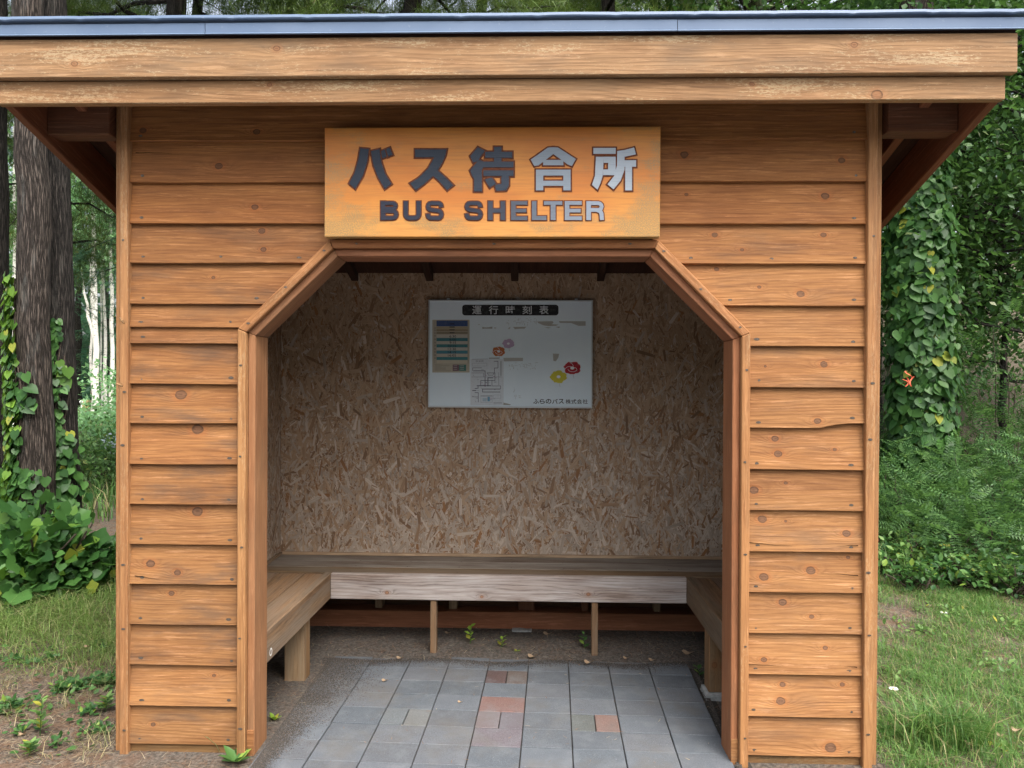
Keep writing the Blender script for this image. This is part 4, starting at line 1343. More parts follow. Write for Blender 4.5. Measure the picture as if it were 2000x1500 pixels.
for P in REST:
    sheet('tape_remnant', [[tp(*q_) for q_ in P]], 1, random.choice(((0.40, 0.41, 0.38), (0.36, 0.36, 0.32), (0.44, 0.44, 0.40))), board)
GH = []
for (a, b, c, d, m) in ((935, 285, 1330, 355, 46), (985, 785, 1300, 858, 40), (1045, 1145, 1110, 1190, 8), (1040, 1065, 1070, 1110, 4)):
    for k in range(m):
        x, y = random.uniform(a, c), random.uniform(b, d)
        l, v = random.uniform(8, 30), random.random() < 0.5
        GH.append(rect(x, y, x + (3 if v else l), y + (l if v else 3)))
sheet('glue_marks', GH, 1, (0.44, 0.46, 0.44), board).__setitem__('kind', 'stuff')


def poppy(cx, cy, rx, ry, col, seed, faint=0.0):
    rnd = random.Random(seed)
    ph = [rnd.uniform(0, 6.28) for _ in range(3)]

    def shape(k, n=44):
        out = []
        for i in range(n):
            a = 2 * math.pi * i / n
            r = k * (0.88 + 0.13 * abs(math.cos(2.0 * a + ph[0])) ** 0.6 + 0.05 * math.sin(7 * a + ph[1]) + 0.03 * math.sin(13 * a + ph[2]))
            out.append(tp(cx + rx * r * math.cos(a), cy - ry * r * math.sin(a)))
        return out
    white = (0.80, 0.82, 0.84)
    fl = sheet('flower_print', [shape(1.07)], 2, white, board)
    sheet('petals', [shape(1.0)], 3, col, fl)
    if not faint:
        arc = []
        for a0, a1, r0, r1 in ((120, 200, 0.2, 0.95), (200, 330, 0.55, 0.62), (330, 390, 0.62, 0.2), (70, 110, 0.3, 0.9)):
            pts = []
            for k in range(7):
                t = k / 6
                a, r = math.radians(a0 + (a1 - a0) * t), r0 + (r1 - r0) * t
                pts.append((cx + rx * r * math.cos(a), cy - ry * r * math.sin(a)))
            arc += stroke(pts, 4)
        sheet('petal_line', arc, 4, white, fl)
    sheet('flower_eye', [[tp(cx + rx * 0.24 * math.cos(6.283 * i / 14), cy - ry * 0.24 * math.sin(6.283 * i / 14)) for i in range(14)]], 5, white, fl)
    sheet('stalk', stroke([(cx + rx * 0.1, cy + ry * 1.02), (cx + rx * 0.18, cy + ry * 1.6)], 4), 1, (0.48, 0.50, 0.48), fl)


poppy(880, 665, 72, 55, (0.48, 0.135, 0.03), 3)
poppy(988, 578, 66, 52, (0.47, 0.35, 0.50), 5, 1)
poppy(1702, 850, 96, 72, (0.42, 0.008, 0.022), 8)
poppy(1548, 948, 92, 70, (0.62, 0.55, 0.03), 12, 1)
x = 1262
for t, w in zip('ふらのバス', (72, 68, 72, 72, 68)):
    letter('character', t, (*tp(x + 2, 1249), *tp(x + w - 6, 1196)), TY - 0.0008, M['print'], board, (0.015, 0.016, 0.018, 1), bold=0.022)
    x += w
for k, t in enumerate('株式会社'):
    letter('character', t, (*tp(1627 + 63 * k, 1250), *tp(1685 + 63 * k, 1199)), TY - 0.0008, M['print'], board, (0.015, 0.016, 0.018, 1), bold=0.014)
bpy.data.objects.remove(_go)


# ------------------------------------------------------------------ plant builders
def unit(v):
    return v / np.maximum(np.linalg.norm(v, axis=-1, keepdims=True), 1e-9)


T_LEAF = (np.array([(0, 0, 0), (0.20, 0.22, .02), (0.29, 0.50, .03), (0.15, 0.80, .0), (0, 1, -.05), (-.15, 0.80, .0), (-.29, 0.50, .03), (-.20, 0.22, .02), (0, 0.5, -.04)]),
          np.array([(8, i, (i + 1) % 8) for i in range(8)]))
T_SMALL = (np.array([(0, 0, 0), (0.28, 0.48, .03), (0, 1, -.06), (-.28, 0.48, .03), (0, 0.5, -.04)]), np.array([(0, 1, 4), (4, 1, 2), (4, 2, 3), (0, 4, 3)]))
T_HEART = (np.array([(0, 0.06, 0), (0.22, -.10, .02), (0.45, 0.10, .04), (0.46, 0.38, .03), (0.30, 0.66, .0), (0, 1, -.08), (-.30, 0.66, 0), (-.46, 0.38, .03), (-.45, 0.10, .04), (-.22, -.10, .02), (0, 0.42, -.05)]),
           np.array([(10, i, (i + 1) % 10) for i in range(10)]))


def broad_outline():
    pts, n = [], 22
    for i in range(n):
        a = -math.pi / 2 + 2 * math.pi * i / n
        lob = 1 + 0.13 * math.cos(5 * (a - math.pi / 2)) + (0.05 if i % 2 else -0.03)
        notch = 0.45 if i == 0 else (0.8 if i in (1, n - 1) else 1)
        r = 0.52 * lob * notch
        pts.append((r * math.cos(a) * 1.05, 0.45 + r * math.sin(a), 0.05 * math.cos(2 * a) + 0.02 * math.sin(3 * a)))
    pts.append((0, 0.4, -0.06))
    return np.array(pts), np.array([(n, i, (i + 1) % n) for i in range(n)])


T_BROAD = broad_outline()


def pinnate(pairs=8, wl=0.17):
    V, F = [], []
    V += [(-.006, 0, 0), (.006, 0, 0), (0, 1, -0.10)]
    F.append((0, 1, 2))
    for k in range(pairs):
        y = 0.14 + 0.80 * k / pairs
        z = -0.10 * y * y
        L = wl * (1 - 0.45 * abs(k / pairs - 0.4))
        for s in (-1, 1):
            b = len(V)
            V += [(0, y, z), (s * L * 0.5, y + 0.015, z + .012), (s * L, y + 0.045, z - 0.012), (s * L * 0.55, y + 0.068, z + .008)]
            F += [(b, b + 1, b + 2), (b, b + 2, b + 3)]
    b = len(V)
    V += [(0, .95, -.09), (.035, 1.03, -.11), (0, 1.12, -.13), (-.035, 1.03, -.11)]
    F += [(b, b + 1, b + 2), (b, b + 2, b + 3)]
    return np.array(V, float), np.array(F)


T_PINN = pinnate()


def needle_spray(n=30, L=0.16, flat=0.5, seed=3, w=0.006):
    r = np.random.default_rng(seed)
    V, F = [(-.006, 0, 0), (.006, 0, 0), (0, 1, -.06)], [(0, 1, 2)]
    for k in range(n):
        y = 0.08 + 0.9 * k / n
        a = r.uniform(0, 2 * math.pi)
        fw = r.uniform(0.35, 0.9)
        d = np.array([math.cos(a), fw, math.sin(a) * flat])
        d = d / np.linalg.norm(d) * L * r.uniform(0.75, 1.15)
        p = np.array([0, y, -.06 * y * y])
        sx = np.array([-d[1], d[0], 0]) / max(1e-6, math.hypot(d[0], d[1])) * w
        b = len(V)
        V += [tuple(p - sx), tuple(p + sx), tuple(p + d)]
        F.append((b, b + 1, b + 2))
    return np.array(V, float), np.array(F)


T_PINE = needle_spray(34, 0.30, 0.8, 3, 0.0065)
T_SPRUCE = needle_spray(44, 0.13, 0.35, 5, 0.008)


def cloud(P, D, N, S, T):
    """Copies of the leaf template T at points P, pointing along D with face normal N and length S."""
    tv, tf = T
    D = unit(D)
    N = unit(N - D * np.sum(N * D, -1, keepdims=True))
    side = np.cross(D, N)
    V = P[:, None] + S[:, None, None] * (tv[None, :, 0:1] * side[:, None] + tv[None, :, 1:2] * D[:, None] + tv[None, :, 2:3] * N[:, None])
    F = tf[None] + (np.arange(len(P)) * len(tv))[:, None, None]
    return V.reshape(-1, 3), F.reshape(-1, 3)


def rnd_dir(n, down=0.0):
    d = RNG.normal(0, 1, (n, 3))
    d[:, 2] -= down
    return unit(d)


def clump_leaves(centres, spread_r, per, size, T, droop=0.7, flatness=1.2):
    n = len(centres) * per
    C = np.repeat(centres, per, 0)
    R = np.repeat(np.broadcast_to(spread_r, (len(centres),)), per)[:, None]
    P = C + RNG.normal(0, 1, (n, 3)) * R * np.array([1, 1, 0.62])
    D = unit((P - C) / R * 0.6 + rnd_dir(n, droop))
    N = unit(np.array([0, 0, flatness]) + RNG.normal(0, 0.6, (n, 3)))
    return cloud(P, D, N, size * RNG.uniform(0.65, 1.25, n), T)


def tube(pts, radii, seg=8, rough=0.0, seed=0.0):
    """Tapered limb through pts; returns vertices, triangles and texture coordinates in metres."""
    pts = [Vector(p) for p in pts]
    V, UV, F = [], [], []
    L = 0.0
    ref = Vector((0.31, 0.95, 0.05))
    for i, p in enumerate(pts):
        t = (pts[min(i + 1, len(pts) - 1)] - pts[max(i - 1, 0)]).normalized()
        a = t.cross(ref)
        if a.length < 1e-3: a = t.cross(Vector((1, 0, 0)))
        a.normalize()
        b = t.cross(a)
        if i: L += (p - pts[i - 1]).length
        for k in range(seg + 1):
            th = 2 * math.pi * k / seg
            r = radii[i]
            if rough:
                r *= 1 + rough * noise.noise((math.cos(th) * 1.6 + seed, math.sin(th) * 1.6, L * 1.3)) + rough * 0.5 * noise.noise((math.cos(th) * 5 + seed, math.sin(th) * 5, L * 1.1))
            V.append(tuple(p + (a * math.cos(th) + b * math.sin(th)) * r))
            UV.append((2 * math.pi * radii[0] * k / seg, L))
    w = seg + 1
    for i in range(len(pts) - 1):
        for k in range(seg):
            q0 = i * w + k
            F += [(q0, q0 + 1, q0 + w + 1), (q0, q0 + w + 1, q0 + w)]
    return np.array(V), np.array(F), np.array(UV)


def join_uv(parts):
    V, F = join([(p[0], p[1]) for p in parts])
    return V, F, np.concatenate([p[2] for p in parts])


def wavy(a, b, n=6, amp=0.1, sag=0.0):
    a, b = np.asarray(a, float), np.asarray(b, float)
    out = []
    for i in range(n + 1):
        t = i / n
        p = a + (b - a) * t + (RNG.normal(0, amp, 3) * math.sin(math.pi * t) if 0 < i < n else 0)
        p = p + np.array([0, 0, -sag * t * t])
        out.append(tuple(p))
    return out


def trunk_path(base, top, n=10, wob=0.03):
    base, top = np.asarray(base, float), np.asarray(top, float)
    return [tuple(base + (top - base) * i / n + (np.array([RNG.normal(0, wob), RNG.normal(0, wob), 0]) if 0 < i < n else 0)) for i in range(n + 1)]


def tree(name, label, cat, base, top, r0, r1, bark, crown_v=None, leaf_mat=None, limbs=(), seg=10, rough=0.06, group=None, flare=1.35, wob=0.03, rings=14, crown_name='crown'):
    t = thing(name, tuple(base), label, cat, group)
    pts = trunk_path(base, top, rings, wob)
    rad = [(r0 + (r1 - r0) * i / rings) * (1 + (flare - 1) * math.exp(-i * 12.0 / rings)) for i in range(rings + 1)]
    pts[0] = (pts[0][0], pts[0][1], pts[0][2] - 0.1)
    parts = [tube(pts, rad, seg, rough, random.uniform(0, 50))]
    for lp, lr in limbs:
        parts.append(tube(lp, [lr * (1 - 0.8 * i / (len(lp) - 1)) for i in range(len(lp))], 5))
    V, F, UV = join_uv(parts)
    link('trunk', tri_mesh('trunk', V, F, bark, smooth=True, uv=UV), t)
    if crown_v is not None:
        link(crown_name, tri_mesh(crown_name, crown_v[0], crown_v[1], leaf_mat), t)
    return t, pts, rad


def limbs_to(trunk_a, trunk_b, targets, r=0.03, sag=0.0, amp=0.12):
    out = []
    a, b = np.asarray(trunk_a, float), np.asarray(trunk_b, float)
    for c in targets:
        k = np.clip((c[2] - a[2] - 0.25 * np.linalg.norm(c[:2] - a[:2])) / (b[2] - a[2]), 0.05, 0.95)
        out.append((wavy(a + (b - a) * k, c, 6, amp, sag), r * RNG.uniform(0.6, 1.2)))
    return out


def ellipsoid(c, rad, n, shell=0.45):
    d = rnd_dir(n)
    r = RNG.uniform(shell, 1.0, n)[:, None]
    return np.asarray(c) + d * r * np.asarray(rad)


# ------------------------------------------------------------------ near trees on the left
def facing(base):
    d = np.array([0 - base[0], -CAMERA_BACK - base[1]])
    d /= np.linalg.norm(d)
    return d, np.array([-d[1], d[0]]) * 1.0


def vine_on(name, label, pts, rad, spec, mats, group=None):
    """Leaves hugging a trunk. spec rows: z0, z1, angle mean, angle spread (degrees, + = right as seen from the road), count, size, template, material key."""
    t = thing(name, (pts[0][0], pts[0][1], 0.0), label, 'vine', group)
    d, rt_ = facing(pts[0])
    PZ = np.array([p[2] for p in pts])
    PX, PY = np.array([p[0] for p in pts]), np.array([p[1] for p in pts])
    by = {}
    for z0, z1, am, asd, cnt, size, T, mk, lift in spec:
        z = z0 + (z1 - z0) * RNG.random(cnt) ** 1.15
        ang = np.radians(RNG.normal(am, asd, cnt))
        dirs = np.cos(ang)[:, None] * d + np.sin(ang)[:, None] * rt_
        r = np.interp(z, PZ, rad) + RNG.uniform(0.004, lift, cnt)
        P = np.stack([np.interp(z, PZ, PX) + dirs[:, 0] * r, np.interp(z, PZ, PY) + dirs[:, 1] * r, z], -1)
        out = np.concatenate([dirs, np.zeros((cnt, 1))], 1)
        tang = np.stack([-dirs[:, 1], dirs[:, 0], np.zeros(cnt)], -1)
        D = np.array([0, 0, -1.0]) + tang * RNG.normal(0, 0.7, cnt)[:, None] + out * RNG.uniform(0.0, 0.6, cnt)[:, None]
        N = out + np.array([0, 0, 0.55]) + RNG.normal(0, 0.28, (cnt, 3))
        by.setdefault(mk, []).append(cloud(P, D, N, size * (0.45 + 0.85 * RNG.random(cnt) ** 0.8), T))
    for mk, L in by.items():
        V, F = join(L)
        link('foliage', tri_mesh('foliage', V, F, M[mk]), t, kind='stuff')
    st = []
    for k in range(5):
        a = math.radians(spec[0][2] + random.uniform(-35, 35))
        dd = math.cos(a) * d + math.sin(a) * rt_
        zz = np.linspace(0.0, spec[0][1] * random.uniform(0.7, 1.0), 14)
        pp = []
        for i, z in enumerate(zz):
            aa = a + 0.25 * math.sin(i * 0.9 + k)
            dd = math.cos(aa) * d + math.sin(aa) * rt_
            rr = np.interp(z, PZ, rad) + 0.008
            pp.append((np.interp(z, PZ, PX) + dd[0] * rr, np.interp(z, PZ, PY) + dd[1] * rr, z))
        st.append(tube(pp, [0.006] * 14, 4))
    V, F, UV = join_uv(st)
    link('stem', tri_mesh('stem', V, F, M['twig']), t)
    return t


def high_crown(c, rad, nc, per, size, T=T_SMALL):
    return clump_leaves(ellipsoid(c, rad, nc), 0.45, per, size, T)


aB, aT = at(74, 1100, 2.0), at(60, 200, 2.0)
aT = aB + (aT - aB) * (9.0 / (aT[2] - aB[2]))
aB = aB + (aT - aB) * ((0.08 - aB[2]) / (aT[2] - aB[2]))
cv = high_crown((aT[0], aT[1], 10.0), (2.4, 2.4, 2.0), 26, 90, 0.13)
_, aP, aR = tree('oak_tree', 'thick grey barked trunk with ivy on its left edge, nearest left of the shelter', 'tree', aB, aT, 0.106, 0.080, M['bark'], cv, M['broad'], seg=40, rough=0.07, rings=40, wob=0.006)
bB, bT = at(128, 1100, 2.22), at(107, 200, 2.22)
bT = bB + (bT - bB) * (9.0 / (bT[2] - bB[2]))
bB = bB + (bT - bB) * ((0.08 - bB[2]) / (bT[2] - bB[2]))
cv = high_crown((bT[0] + 1, bT[1] + .5, 10.0), (2.2, 2.2, 2.0), 22, 90, 0.13)
_, bP, bR = tree('oak_tree', 'slimmer dark trunk standing just right of the thick trunk beside the shelter', 'tree', bB, bT, 0.098, 0.060, M['bark_dark'], cv, M['broad'], seg=36, rough=0.07, rings=40, wob=0.006)
cB = at(-14, 1080, 2.5)
cB[2] = 0.08
cT = at(-24, 200, 2.5) + np.array([0, 0, 5.0])
cv = high_crown((cT[0] - 1, cT[1], 9.6), (2.2, 2.2, 2.0), 20, 90, 0.13)
_, cP, cR = tree('oak_tree', 'dark trunk cut off by the left edge of the picture', 'tree', cB, cT, 0.115, 0.09, M['bark_dark'], cv, M['broad'], seg=28, rough=0.06, rings=30, wob=0.006)

vine_on('climbing_ivy', 'bright green ivy climbing the left edge of the thick trunk', aP, aR,
        [(0.25, 2.25, -88, 14, 620, 0.060, T_HEART, 'ivy_light', 0.07), (0.3, 1.7, -68, 13, 150, 0.058, T_HEART, 'ivy', 0.05), (0.2, 0.95, -35, 30, 150, 0.060, T_HEART, 'ivy', 0.06),
         (1.35, 1.62, -30, 10, 14, 0.075, T_HEART, 'ivy', 0.04)], M)
vine_on('climbing_ivy', 'dark green ivy strip growing up the slimmer trunk', bP, bR,
        [(0.3, 1.95, -22, 14, 300, 0.050, T_HEART, 'ivy', 0.05), (0.2, 1.15, 0, 30, 330, 0.058, T_HEART, 'ivy', 0.07), (1.5, 1.8, 0, 12, 10, 0.07, T_HEART, 'ivy_light', 0.04)], M)


def mound_of_leaves(name, label, centre, rad, cnt, size, T, mat, extra=(), droop=0.3, face=(0.35, -0.75, 0.75)):
    t = thing(name, tuple(centre), label, 'plant')
    d = rnd_dir(cnt)
    d[:, 2] = np.abs(d[:, 2])
    P = np.asarray(centre) + d * np.asarray(rad) * RNG.uniform(0.55, 1.05, (cnt, 1))
    N = unit(d * 0.7 + np.asarray(face) + RNG.normal(0, 0.3, (cnt, 3)))
    D = unit(d + np.array([0.1, -0.3, -droop]) + RNG.normal(0, 0.5, (cnt, 3)))
    parts = [cloud(P, D, N, size * RNG.uniform(0.55, 1.25, cnt), T)]
    V, F = join(parts)
    link('foliage', tri_mesh('foliage', V, F, M[mat]), t, kind='stuff')
    for (n2, s2, T2, m2, k) in extra:
        d = rnd_dir(n2)
        d[:, 2] = np.abs(d[:, 2])
        P = np.asarray(centre) + d * np.asarray(rad) * RNG.uniform(0.3, k, (n2, 1))
        V, F = cloud(P, unit(d + np.array([0, -.3, -.2]) + RNG.normal(0, 0.6, (n2, 3))), unit(d * .5 + np.asarray(face) + RNG.normal(0, 0.4, (n2, 3))), s2 * RNG.uniform(.6, 1.2, n2), T2)
        link('foliage', tri_mesh('foliage', V, F, M[m2]), t, kind='stuff')
    st = [tube(wavy(np.asarray(centre) + np.array([random.uniform(-.1, .1), random.uniform(-.1, .1), -0.03]), np.asarray(centre) + np.array([math.cos(a), math.sin(a), 0.9]) * np.asarray(rad) * 0.8, 5, 0.03), [.007] * 6, 4) for a in np.linspace(0, 6, 9)]
    V, F, UV = join_uv(st)
    link('stem', tri_mesh('stem', V, F, M['twig']), t)
    return t


mound_of_leaves('vine_thicket', 'broad leaved vine thicket heaped round the foot of the left trunks', (aB[0] + 0.10, aB[1] - 0.20, 0.08), (0.46, 0.40, 0.60), 170, 0.112, T_BROAD, 'vine_big',
                [(900, 0.075, T_HEART, 'ivy', 0.98), (150, 0.08, T_HEART, 'ivy_light', 1.05)])
mound_of_leaves('vine_thicket', 'low dark ivy spreading right of the trunks towards the shelter corner', (bB[0] + 0.32, bB[1] - 0.15, 0.07), (0.42, 0.36, 0.34), 80, 0.12, T_BROAD, 'vine_big',
                [(800, 0.06, T_HEART, 'ivy', 1.0)])
mound_of_leaves('vine_thicket', 'yellow green leaves at the far left edge beside the thick trunk', (aB[0] - 0.42, aB[1] + 0.05, 0.07), (0.40, 0.36, 0.75), 50, 0.13, T_BROAD, 'vine_big',
                [(520, 0.085, T_HEART, 'ivy_light', 1.0), (400, 0.07, T_HEART, 'ivy', 0.95)])

# ------------------------------------------------------------------ vine-covered tree and broadleaf trees on the right
vB = at(1806, 1000, 4.5)
vB[2] = 0.05
vT = at(1775, 100, 4.5) + np.array([0, 0, 3.0])
_, vP, vR = tree('oak_tree', 'trunk hidden under climbing leaves right of the shelter', 'tree', vB, vT, 0.20, 0.13, M['bark'],
                 clump_leaves(ellipsoid((vT[0], vT[1], 8.2), (2.6, 2.4, 1.8), 34), 0.5, 100, 0.12, T_SMALL), M['broad'], seg=28, rough=0.06, rings=30, wob=0.01)
vine_on('climbing_ivy', 'thick green vine covering the trunk right of the shelter', vP, vR,
        [(0.3, 3.4, 0, 55, 1500, 0.105, T_HEART, 'ivy', 0.14), (0.5, 3.2, -25, 35, 700, 0.10, T_HEART, 'vine_big', 0.17), (0.8, 3.3, 35, 40, 420, 0.09, T_HEART, 'broad', 0.16),
         (2.9, 4.6, 10, 60, 500, 0.09, T_HEART, 'ivy', 0.16)], M)


def broad_tree(px, Y, r, height, label, c, rad, nc, per, size, mat, bark='bark_dark', T=T_SMALL, sp_r=0.38, group=None, lean=0.0, zb=None):
    p = at(px, 760, Y)
    p[2] = float(ground_height(p[0], Y)) if zb is None else zb
    top = p + np.array([lean, 0.2, height])
    cen = ellipsoid((p[0] + c[0], Y + c[1], c[2]), rad, nc)
    cen = cen[cen[:, 2] > 0.9]
    cv = clump_leaves(cen, sp_r, per, size, T)
    lim = limbs_to(p, top, cen[:: max(1, len(cen) // 40)], 0.028)
    return tree('broadleaf_tree', label, 'tree', p, top, r, r * 0.4, M[bark], cv, M[mat], lim, group=group)


broad_tree(2130, 4.9, 0.12, 8.0, 'leafy dark green tree at the right edge with low spreading branches', (-1.3, 0.4, 4.3), (2.1, 1.6, 2.6), 210, 120, 0.085, 'broad')
broad_tree(2150, 6.8, 0.16, 10.0, 'large dark broadleaf tree behind the right edge of the picture', (-1.0, 0.2, 5.3), (3.4, 2.0, 3.9), 190, 110, 0.10, 'broad', sp_r=0.48)
broad_tree(1700, 8.2, 0.15, 10.0, 'dark leafy tree standing behind the vine covered trunk', (1.2, 0.2, 5.2), (3.6, 1.8, 4.0), 230, 120, 0.10, 'broad', sp_r=0.5)
broad_tree(1480, 6.2, 0.17, 11.0, 'tall tree whose grey trunk rises behind the right end of the roof', (0.5, 0.3, 6.4), (2.6, 2.0, 2.2), 80, 100, 0.10, 'broad', bark='bark', sp_r=0.45)
broad_tree(1745, 6.4, 0.075, 6.5, 'thin grey leaning trunk between the shelter corner and the vine covered tree', (0.6, 0.5, 5.0), (1.2, 1.2, 1.2), 20, 90, 0.09, 'broad', bark='bark', lean=0.75)
broad_tree(1967, 6.0, 0.05, 5.0, 'thin leaf wrapped stem in front of the bare bank', (0.0, 0.3, 3.3), (1.0, 0.9, 1.2), 20, 90, 0.08, 'broad')
broad_tree(1890, 13.5, 0.16, 11.0, 'tree on top of the bank far behind the right edge', (0, 0, 7.5), (4.0, 3.0, 3.6), 90, 90, 0.16, 'broad', sp_r=0.7)
broad_tree(1560, 14.5, 0.16, 11.0, 'tree far behind the shelter on the upper bank', (0, 0, 7.0), (4.2, 3.0, 4.2), 90, 90, 0.16, 'broad_light', sp_r=0.7)


# ------------------------------------------------------------------ conifers behind the roof
def conifer(px, Y, r, height, z_low, reach, n_br, label, mat, T, spray, bark='bark_dark', droop=0.25, per=34, dens=1.0):
    p = at(px, 760, Y)
    p[2] = float(ground_height(p[0], Y))
    top = p + np.array([0.1, 0.1, height])
    lim, Ps, Ds, Ns = [], [], [], []
    for k in range(n_br):
        z = z_low + (height - 0.6 - z_low) * (k / n_br) ** 0.9
        L = reach * (1 - 0.8 * (z - z_low) / (height - z_low)) * RNG.uniform(0.75, 1.1)
        a = k * 2.4 + RNG.uniform(-.3, .3)
        d = np.array([math.cos(a), math.sin(a), 0])
        q0 = p + np.array([0, 0, z])
        q1 = q0 + d * L + np.array([0, 0, RNG.uniform(-0.1, 0.25) * L])
        path = np.array(wavy(q0, q1, 6, 0.04 * L, droop * L))
        lim.append(([tuple(x) for x in path], 0.026 if mat == 'needle' else 0.011))
        m = int(per * dens * max(0.4, L / reach))
        tt = RNG.uniform(0.18, 1.0, m)
        ip = tt * 6
        i0 = np.clip(ip.astype(int), 0, 5)
        C = path[i0] + (path[i0 + 1] - path[i0]) * (ip - i0)[:, None]
        side = np.array([-d[1], d[0], 0])
        sgn = RNG.choice([-1, 1], m)
        off = RNG.uniform(0, 0.5, m) * L * 0.42 * (1.1 - tt)
        Ps.append(C + side * (sgn * off)[:, None] + RNG.normal(0, 0.05, (m, 3)))
        Ds.append(d * RNG.uniform(0.3, 1.0, m)[:, None] + side * (sgn * RNG.uniform(0.2, 1.0, m))[:, None] + np.array([0, 0, -1.0]) * RNG.uniform(0.0, 0.55, m)[:, None])
        Ns.append(np.array([0, 0, 1.0]) + RNG.normal(0, 0.25, (m, 3)))
    P, D, N = np.concatenate(Ps), np.concatenate(Ds), np.concatenate(Ns)
    cv = cloud(P, D, N, spray * RNG.uniform(0.7, 1.3, len(P)), T)
    return tree('pine_tree' if mat == 'needle' else 'spruce_tree', label, 'tree', p, top, r, r * 0.3, M[bark], cv, M[mat], lim, crown_name='needles')


conifer(330, 4.6, 0.15, 11.0, 3.9, 2.9, 46, 'pine with drooping olive needle branches behind the left part of the roof', 'needle', T_PINE, 0.40, per=210)
conifer(800, 5.4, 0.16, 11.5, 4.3, 3.0, 46, 'pine with feathery branches behind the middle of the roof', 'needle', T_PINE, 0.40, per=210)
conifer(1180, 6.2, 0.15, 11.5, 4.4, 2.8, 42, 'pine with yellowish needles behind the right middle of the roof', 'needle', T_PINE, 0.40, per=200)
for px_, y_, lb_ in ((120, 11.0, 'pine further back behind the left end of the roof'), (560, 11.5, 'pine further back behind the left middle of the roof'), (930, 11.0, 'pine further back behind the middle of the roof'), (1270, 12.0, 'pine further back behind the right half of the roof')):
    conifer(px_, y_, 0.18, 14.0, 4.6, 3.4, 44, lb_, 'needle', T_PINE, 0.75, per=130)
conifer(360, 6.4, 0.13, 9.0, 2.2, 1.9, 44, 'dark spruce with drooping branches behind the left corner of the shelter', 'spruce', T_SPRUCE, 0.40, per=60, droop=0.3)
conifer(-90, 8.5, 0.15, 12.0, 2.2, 2.6, 50, 'spruce whose branches show at the left edge behind the trunks', 'spruce', T_SPRUCE, 0.45, per=50, droop=0.3)


# ------------------------------------------------------------------ birches and far wood
def birch(px, depth, width_px, y_base, label, lean=0.0, h=14.0, crown=True, fork=None):
    Y = depth - CAMERA_BACK
    p = at(px, y_base, Y)
    p[2] = float(ground_height(p[0], Y)) - 0.05
    r = width_px / FOCAL * depth / 2
    top = p + np.array([lean, 0, h])
    lim = []
    if fork:
        for (px1, y1, px2, y2, rr) in fork:
            lim.append((wavy(at(px1, y1, Y), at(px2, y2, Y), 6, 0.06), rr))
    cv = None
    if crown:
        cv = clump_leaves(ellipsoid((p[0] + lean * .7, Y, p[2] + h * 0.72), (2.3, 2.3, h * 0.30), 46), 0.55, 42, 0.22, T_SMALL)
    return tree('birch_tree', label, 'tree', p, top, r, r * 0.35, M['birch'], cv, M['hazed_birch_leaf'], lim, flare=1.15, wob=0.03, crown_name='crown')


birch(190, 29.0, 13, 800, 'forked white birch with a side limb, thickest birch seen left of the shelter', -0.3, fork=[(184, 660, 158, 530, 0.09), (186, 620, 172, 500, 0.07)])
birch(179, 30.5, 6, 800, 'thin white birch stem left of the forked birch', 0.1, 12)
birch(207, 31.0, 7, 790, 'slim straight birch right of the forked birch', -0.25, 13)
birch(199, 33.0, 4, 780, 'very thin pale birch stem behind the forked birch', -0.1, 12, crown=False)
birch(219, 30.0, 9, 790, 'birch trunk touching the left corner board of the shelter', -0.1, 14)
birch(28, 27.0, 12, 800, 'birch seen between the two left tree trunks', 0.0, 13)
birch(14, 30.0, 7, 800, 'thin birch near the left picture edge', 0.0, 13)
FW = []
n = 17000
P = np.stack([RNG.uniform(-48, 44, n), RNG.uniform(41, 50, n), RNG.uniform(0, 1, n) ** 1.1 * 17 - 0.5], -1)
P[:, 2] += 2.0 * np.sin(P[:, 0] * 0.7) * (P[:, 2] / 17)
FW.append(cloud(P, rnd_dir(n, 0.6), unit(np.array([0, -0.6, 0.8]) + RNG.normal(0, .5, (n, 3))), RNG.uniform(0.5, 1.3, n), T_SMALL))
V, F = join(FW)
tag(link('far_wood', tri_mesh('far_wood', V, F, M['spruce']), origin=(0, 45, 0)), 'dark mass of far conifers closing the view behind the birches', 'wood', kind='stuff')
for k, (px, dpt, hh) in enumerate(((60, 36, 13), (150, 35, 12), (205, 38, 14), (240, 34, 12))):
    conifer(px, dpt - CAMERA_BACK, 0.2, hh, 0.6, 2.6, 44, ('far dark spruce behind the left picture edge', 'far dark spruce behind the slimmer left trunk', 'far dark spruce behind the birches', 'far dark spruce hidden mostly by the shelter corner')[k], 'spruce', T_SPRUCE, 0.9, per=26)


n = 11000  # unseen trees added behind the camera to hold back low sky light
P = np.stack([RNG.uniform(-34, 34, n), RNG.uniform(-22, -16, n), RNG.uniform(0, 1, n) * 6.2 - 0.3], -1)
V, F = cloud(P, rnd_dir(n, 0.6), unit(np.array([0, 0.6, 0.8]) + RNG.normal(0, .5, (n, 3))), RNG.uniform(0.6, 1.3, n), T_SMALL)
tag(link('sky_blocking_wood', tri_mesh('sky_blocking_wood', V, F, M['spruce']), origin=(0, -18, 0)), 'unseen wood added across the road to block low sky light', 'wood', kind='stuff')

